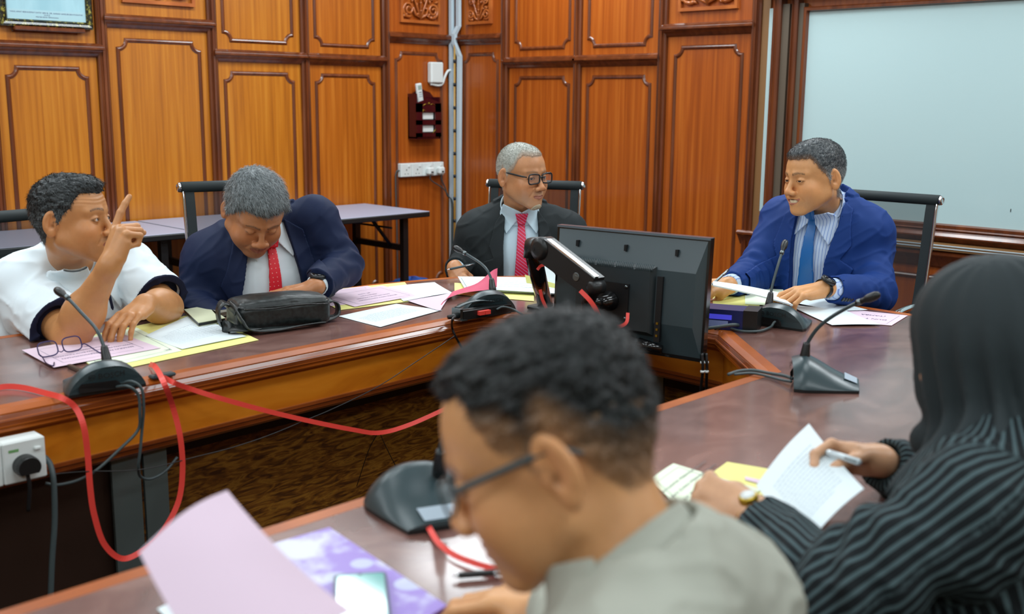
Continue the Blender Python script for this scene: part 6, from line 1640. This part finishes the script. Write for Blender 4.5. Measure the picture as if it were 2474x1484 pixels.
# headscarf woman's papers
sheet(Q([(1572, 1160), (1627, 1122), (1838, 1184), (1712, 1300)], .7524), 'cream', 'cream titled page lying by the woman with the gold watch', seed=23, border=.09, bend=.002, tmat='grey_pl',
      text=[('SENARAI NAMA PERMOHONAN', .0125, .5, .26), ('BANTUAN DAN PERNIAGAAN', .0125, .5, .38), ('BAGI KAWASAN', .0125, .5, .50), ('DUN', .0125, .5, .62)])
sheet(Q([(1698, 1160), (1757, 1117), (1870, 1136), (1850, 1200)], .7512), 'yellow', 'pale yellow folder corner behind the cream page', 'folder', 'folder', seed=24)
sheet(Q([(1800, 1160), (1800, 1152), (1862, 1166), (1862, 1176)], .7532), 'pink', 'narrow pink sticky tab on the cream page', 'sticky tab', 'sticky_tab', nx=3, ny=3)
sheet([PD(1830, 1182, 1.60), PD(1957, 1032, 1.74), PD(2090, 1190, 1.52), PD(1950, 1330, 1.40)], 'paper', 'typed white sheet held up in the woman hands', seed=25, bend=.012, lines=para(.15, .85, .2, .8, 14))
# foreground papers
MAT['pink_b'] = flat('pale_pink_card', (206, 184, 200), .8)
sheet([PD(338, 1358, 1.02), PD(550, 1206, 1.16), PD(850, 1500, .92), PD(560, 1720, .80)], 'pink_b', 'large blank pink sheet held up in the foreground', seed=26, bend=.02, nx=16, ny=12)
sheet([PZ(380, 1475, .7512), PZ(470, 1440, .7512), PZ(700, 1560, .7512), PZ(560, 1640, .7512)], 'paper', 'white page edge on the table below the big pink sheet', seed=27, bend=.003)
sheet(Q([(1160, 1500), (1285, 1435), (1420, 1500), (1300, 1600)], .7512), 'paper', 'white page corner under the chin and hand of the foreground man', seed=28, bend=.002)
# purple magazine
k_ = NT('purple_magazine_cover'); tc = k_.n('ShaderNodeTexCoord'); vo = k_.n('ShaderNodeTexVoronoi', Scale=16.0); no = k_.n('ShaderNodeTexNoise', Scale=14.0, Detail=6.0)
r1 = k_.n('ShaderNodeValToRGB'); r1.color_ramp.elements[0].position = .30; r1.color_ramp.elements[0].color = lin((180, 184, 216)); r1.color_ramp.elements[1].position = .34; r1.color_ramp.elements[1].color = lin((140, 112, 196))
r2 = k_.n('ShaderNodeValToRGB'); r2.color_ramp.elements[0].position = .45; r2.color_ramp.elements[0].color = (0, 0, 0, 1); r2.color_ramp.elements[1].position = .58; r2.color_ramp.elements[1].color = (1, 1, 1, 1)
mx2 = k_.n('ShaderNodeMix', data_type='RGBA'); mx2.inputs[7].default_value = lin((204, 206, 228))
k_.l(tc.outputs['Object'], vo.inputs['Vector']); k_.l(tc.outputs['Object'], no.inputs['Vector']); k_.l(vo.outputs['Distance'], r1.inputs[0]); k_.l(no.outputs[0], r2.inputs[0]); k_.l(r2.outputs[0], mx2.inputs[0]); k_.l(r1.outputs[0], mx2.inputs[6]); k_.l(mx2.outputs[2], k_.b.inputs['Base Color']); k_.b.inputs['Roughness'].default_value = .3
MAT['magazine'] = k_.m
sheet(Q([(650, 1322), (796, 1280), (1080, 1470), (930, 1560)], .7512), 'magazine', 'purple and white patterned magazine on the near table', 'magazine', 'magazine', seed=29, th=.004)
# phone on the magazine
ph = empty('smartphone', PZ(870, 1440, .756), 'dark smartphone with a teal screen lying on the purple magazine', 'smartphone')
c4 = Q([(806, 1402), (934, 1394), (950, 1560), (806, 1572)], .7560); ux = norm(c4[1] - c4[0]); uy = norm(c4[3] - c4[0]); pw = .072; pl_ = .150
def rrect(o_, w_, h_, r, z):
    out = []
    for (cx, cy, a0) in ((w_ - r, r, -90), (w_ - r, h_ - r, 0), (r, h_ - r, 90), (r, r, 180)):
        for k in range(6): a = math.radians(a0 + 18 * k); out.append(o_ + ux * (cx + r * math.cos(a)) + uy * (cy + r * math.sin(a)) + UPV * z)
    return out
pw = np.linalg.norm(c4[1] - c4[0]); pl_ = pw * 2.1
a_ = rrect(c4[0], pw, pl_, .009, 0); b_ = rrect(c4[0], pw, pl_, .009, .008); n = len(a_); m = MB(); m.add(a_ + b_, [tuple(range(n))[::-1], tuple(range(n, 2 * n))] + [(k, (k + 1) % n, n + (k + 1) % n, n + k) for k in range(n)]); m.build('housing', flat('navy_phone_case', (30, 50, 84), .3), ph)
s_ = rrect(c4[0] + ux * .004 + uy * .004, pw - .008, pl_ - .008, .006, .0084); m = MB(); m.add(s_, [tuple(range(n))]); m.build('screen', flat('teal_phone_screen', (110, 176, 172), .08, coat=.5), ph)
m = MB(); m.lathe([(.0022, 0), (.0022, .0003)], c4[0] + ux * pw / 2 + uy * .006 + UPV * .0085, UPV, 12); m.build('camera_notch', 'black', ph)
def pen(a, b, label, body='black', tip='chrome', r=.0045, clip=True, cat='pen'):
    a = np.array(a); b = np.array(b); t = empty('pen', a, label, cat); d = b - a
    m = MB(); m.tube([a + d * .1, a + d * .14, a + d * .95, b], [r * .7, r, r, r * .8], 10); m.build('barrel', body, t)
    m = MB(); m.tube([a, a + d * .05, a + d * .1], [r * .15, r * .45, r * .7], 10); m.build('tip', tip, t)
    if clip:
        s_ = norm(np.cross(d, camdir(a))); n_ = norm(np.cross(s_, d)); n_ = n_ if n_ @ camdir(a) > 0 else -n_
        m = MB(); m.tube([a + d * .66 + n_ * r * 1.3, a + d * .94 + n_ * r * 1.5, a + d * .96], r * .28, 6); m.build('clip', tip, t)
    return t
pen(PZ(1092, 1392, .757), PZ(1240, 1380, .757), 'black and silver pen lying under the chin of the foreground man')
pen(PD(1080, 652, 3.90), PD(1146, 638, 3.96), 'dark pen held by the man with glasses', 'grey_pl')
pen(PD(1716, 692, 3.42), PD(1760, 652, 3.50), 'silver pen held in the blue-suited man right hand', 'metal')
MAT['clear'] = flat('clear_plastic', (200, 214, 220), .1, coat=.5)
pen(PD(1990, 1090, 1.64), PD(2078, 1118, 1.58), 'clear plastic pen between the fingers of the headscarf woman', 'clear', 'metal', .0055)
pk0 = PD(264, 712, 2.925); pk1 = PD(273, 750, 2.925)
pen(pk1, pk0, 'dark blue pen clipped in the white shirt pocket', 'navy_trim', 'navy_trim', .004)
# eyeglasses on the pink sheet
gl = empty('eyeglasses', PZ(200, 850), 'folded-open eyeglasses with thin dark frames resting upside down on the pink sheet', 'eyeglasses')
MAT['gunmetal'] = flat('purple_gunmetal', (60, 52, 96), .3, .6)
gx = norm(PZ(215, 832) - PZ(92, 858)); gb = PZ(150, 856, .757); gy = norm(np.cross(UPV, gx)); gy = gy if gy @ F_IMG > 0 else -gy; gu = norm(UPV * .75 + gy * .25)
def rimp(e):
    out = []
    for k in range(33):
        a = 2 * math.pi * k / 32; cx = math.copysign(abs(math.cos(a)) ** .6, math.cos(a)) * .0265; cz = math.copysign(abs(math.sin(a)) ** .6, math.sin(a)) * .0185
        out.append(gb + gx * (e * .034 + cx) + gu * (.020 + cz))
    return out
for e in (-1, 1):
    m = MB(); m.tube(rimp(e), .0017, 6, cap=False); m.build('rim', 'gunmetal', gl)
    m = MB(); m.add(rimp(e)[:-1], [tuple(range(32))]); m.build('lens', 'glass', gl)
m = MB(); m.tube(bez([gb + gx * -.009 + gu * .010, gb + gu * .006 , gb + gx * .009 + gu * .010]), .0012, 6); m.build('bridge', 'gunmetal', gl)
m = MB(); m.tube(bez([gb - gx * .061 + gu * .012, gb - gx * .062 - gy * .012 + UPV * .006, PZ(112, 878, .757), PZ(128, 884, .757), PZ(131, 876, .757)]), .0016, 6); m.build('temple', 'gunmetal', gl)
m = MB(); m.tube(bez([gb + gx * .061 + gu * .014, gb + gx * .070 + UPV * .012, PZ(240, 852, .757), PZ(252, 853, .757)]), .0016, 6); m.build('temple', 'gunmetal', gl)
# clear bits near the microphone
m = MB(); a = PZ(170, 886, .754); b = PZ(194, 898, .754); m.bbox(tuple(np.minimum(a, b) - np.array([.004, .004, .003])), tuple(np.maximum(a, b) + np.array([.004, .004, .006])), .002); props(m.build('cable_clip', 'metal'), 'small silver clip on the table behind the microphone of the white-shirted man', 'clip')
m = MB(); a = PZ(392, 910, .752); m.bbox((a[0] - .03, a[1] - .012, .7507), (a[0] + .03, a[1] + .012, .759), .003); props(m.build('cable_clip', 'grey_pl'), 'dark clip where the red cable meets the table edge', 'clip')
# notebooks, wallet
def book(c4_, z0, h, label, cover, pages, cat='notebook', name='notebook'):
    t = empty(name, PZ(*c4_[0], z0), label, cat); P4 = [PZ(a, b, z0) for a, b in c4_]
    for nm, mt, za, zb, k in (('cover', cover, 0, .0016, 1.0), ('pages', pages, .0017, h - .0017, .985), ('cover', cover, h - .0016, h, 1.0)):
        c = sum(P4) / 4; pp = [c + (p - c) * k for p in P4]; m = MB(); m.add([p + UPV * za for p in pp] + [p + UPV * zb for p in pp], [(3, 2, 1, 0), (4, 5, 6, 7)] + [(i, (i + 1) % 4, 4 + (i + 1) % 4, 4 + i) for i in range(4)]); m.build(nm, mt, t)
MAT['nb'] = flat('pale_khaki_cover', (196, 200, 168), .6)
book([(445, 757), (498, 748), (545, 778), (480, 790)], .7545, .012, 'pale notebook between the typed sheet and the leather bag', 'nb', 'black')
book([(500, 744), (545, 738), (560, 760), (520, 768)], .7545, .012, 'grey-brown wallet tucked behind the leather bag', flat('taupe_leather', (120, 116, 104), .6), 'gap', 'wallet', 'wallet')
# leather bag
bag = empty('shoulder_bag', PZ(680, 785), 'black leather shoulder bag lying on the table in front of the red tie', 'bag')
bl = PZ(572, 808, .7512); br = PZ(812, 782, .7512); bx_ = norm(br - bl); by_ = norm(np.cross(UPV, bx_)); bw = np.linalg.norm(br - bl); bc = (bl + br) / 2 + by_ * .07; Rb = np.stack([bx_, by_, UPV], 1)
def bagf(p):
    q = (p - bc) @ Rb
    hgt = .078 - .012 * (q[:, 0] / .12) ** 2
    d = rbox((0, 0, .040), (bw * .47, .066, .042), .024)(q)
    d = smin(d, ell((-.005, .0, .074), (bw * .38, .052, .018))(q), .02)
    d = d + .0026 * np.exp(-((q[:, 2] - .062) / .0022) ** 2) * (q[:, 1] < .03) + .0016 * np.exp(-((q[:, 2] - .072) / .0018) ** 2)
    d = d + .006 * vnoise(q, (12, 14, 26), 4) + .0028 * vnoise(q, (40, 40, 60), 5)
    return np.maximum(d, .0012 - q[:, 2])
g = polygonize(bagf, bc + np.array([-.2, -.2, -.03]), bc + np.array([.2, .2, .13]), .003); np_mesh('body', [g], 'leather', bag)
m = MB(); m.tube([bc + Rb @ np.array([x, -.070 - .001, .064 + .002 * math.sin(x * 40)]) for x in np.linspace(-bw * .42, bw * .42, 12)], .0016, 6); m.build('zip', 'black_g', bag)
def strap(pts, w_, nm='strap'):
    P_ = bez(pts, 8); m = MB(); vs = []
    for i, p in enumerate(P_):
        t = norm(P_[min(i + 1, len(P_) - 1)] - P_[max(i - 1, 0)]); s_ = norm(np.cross(t, by_ * .3 + bx_ + .01)) if abs(t @ by_) > .8 else norm(by_ + .25 * UPV * math.sin(i * .25)); s_ = norm(s_ - t * (s_ @ t)); nn = np.cross(s_, t)
        for a, b in ((-1, -1), (1, -1), (1, 1), (-1, 1)): vs.append(p + s_ * a * w_ / 2 + nn * b * .0018)
    m.add(vs, [(j * 4 + k, j * 4 + (k + 1) % 4, j * 4 + 4 + (k + 1) % 4, j * 4 + 4 + k) for j in range(len(P_) - 1) for k in range(4)], True); return m.build(nm, 'leather', bag)
B3 = lambda x, y, z: bc + Rb @ np.array([x, y, z])
hb2 = bw / 2
strap([B3(hb2 - .02, .0, .05), B3(hb2 + .012, .0, .056), B3(hb2 + .030, -.01, .040), B3(hb2 + .022, -.02, .016), B3(hb2 - .03, -.04, .010)], .034)
strap([B3(-hb2 + .015, .0, .064), B3(-hb2 - .015, -.01, .078), B3(-hb2 - .034, -.02, .058), B3(-hb2 - .030, -.04, .024), B3(-hb2 + .0, -.08, .018), B3(-hb2 + .06, -.085, .012)], .036)
strap([B3(-hb2 + .0, -.02, .072), B3(-hb2 + .004, -.055, .062), B3(-hb2 + .012, -.085, .036), B3(-hb2 + .03, -.098, .014), B3(-hb2 + .10, -.095, .009), B3(.02, -.088, .009), B3(hb2 - .04, -.075, .009)], .026)
# power strip at the corner of the ring
ps = empty('power_strip', PZ(1150, 768), 'black power strip with two red switches at the inner table edge', 'power strip')
p0 = PZ(1112, 776, .7512); p1 = PZ(1235, 756, .7512); ax_ = norm(p1 - p0); ay_ = norm(np.cross(UPV, ax_)); Mx = lambda a, b, c: p0 + ax_ * a + ay_ * b + UPV * c; Lp = np.linalg.norm(p1 - p0)
def obox(m, a0, a1, b0, b1, c0, c1):
    vs = [Mx(a, b, c) for c in (c0, c1) for a, b in ((a0, b0), (a1, b0), (a1, b1), (a0, b1))]; m.add(vs, [(3, 2, 1, 0), (4, 5, 6, 7)] + [(i, (i + 1) % 4, 4 + (i + 1) % 4, 4 + i) for i in range(4)])
m = MB(); obox(m, .012, Lp, 0, .035, 0, .026); m.build('housing', 'black', ps)
m = MB(); obox(m, -.004, .018, -.012, .004, 0, .003); obox(m, .0, .010, .0, .040, .0, .034); m.build('bracket', 'metal', ps)
m = MB(); m.tube(bez([Mx(.01, .03, .034), Mx(.05, .034, .042), Mx(.10, .036, .044), Mx(Lp * .8, .036, .036)]), .006, 8, flatk=(1.6, .5)); m.build('velcro_band', 'grey_pl', ps)
for k in range(2):
    m = MB(); obox(m, .065 + .022 * k, .085 + .022 * k, -.012, .006, .010, .022); m.build('switch', 'red', ps)
m = MB(); m.tube([Mx(-.035, .012, .014), Mx(.0, .012, .014)], [.006, .009], 10); m.build('inlet_plug', 'black', ps)
# dark blue box beside the chairman's microphone
bb = empty('control_box', PZ(1775, 790), 'dark blue electronic box between the monitor and a microphone', 'electronic box')
p0 = PZ(1722, 795, .7512); p1 = PZ(1818, 803, .7512); ax_ = norm(p1 - p0); ay_ = norm(np.cross(UPV, ax_)); Lp = np.linalg.norm(p1 - p0)
m = MB(); obox(m, -.05, Lp - .028, 0, .085, 0, .058); m.build('housing', flat('midnight_blue_plastic', (28, 38, 92), .35), bb)
m = MB(); obox(m, Lp - .028, Lp + .012, -.002, .087, 0, .060); m.build('end_block', 'black', bb)
m = MB(); obox(m, -.04, Lp - .06, -.001, 0, .030, .044); m.build('display', flat('lit_blue_display', (60, 60, 180), .2, emit=(70, 70, 200), es=.6), bb)
m = MB(); obox(m, -.04, Lp - .07, -.001, 0, .008, .026); m.build('label_plate', flat('pale_blue_label', (140, 156, 210), .4), bb)
m = MB(); m.tube(bez([Mx(Lp - .04, -.004, .018), Mx(Lp - .055, -.03, .022), Mx(-.02, -.045, .008), Mx(-.1, -.03, .006)]), .005, 8); m.build('lead', 'cable', bb)
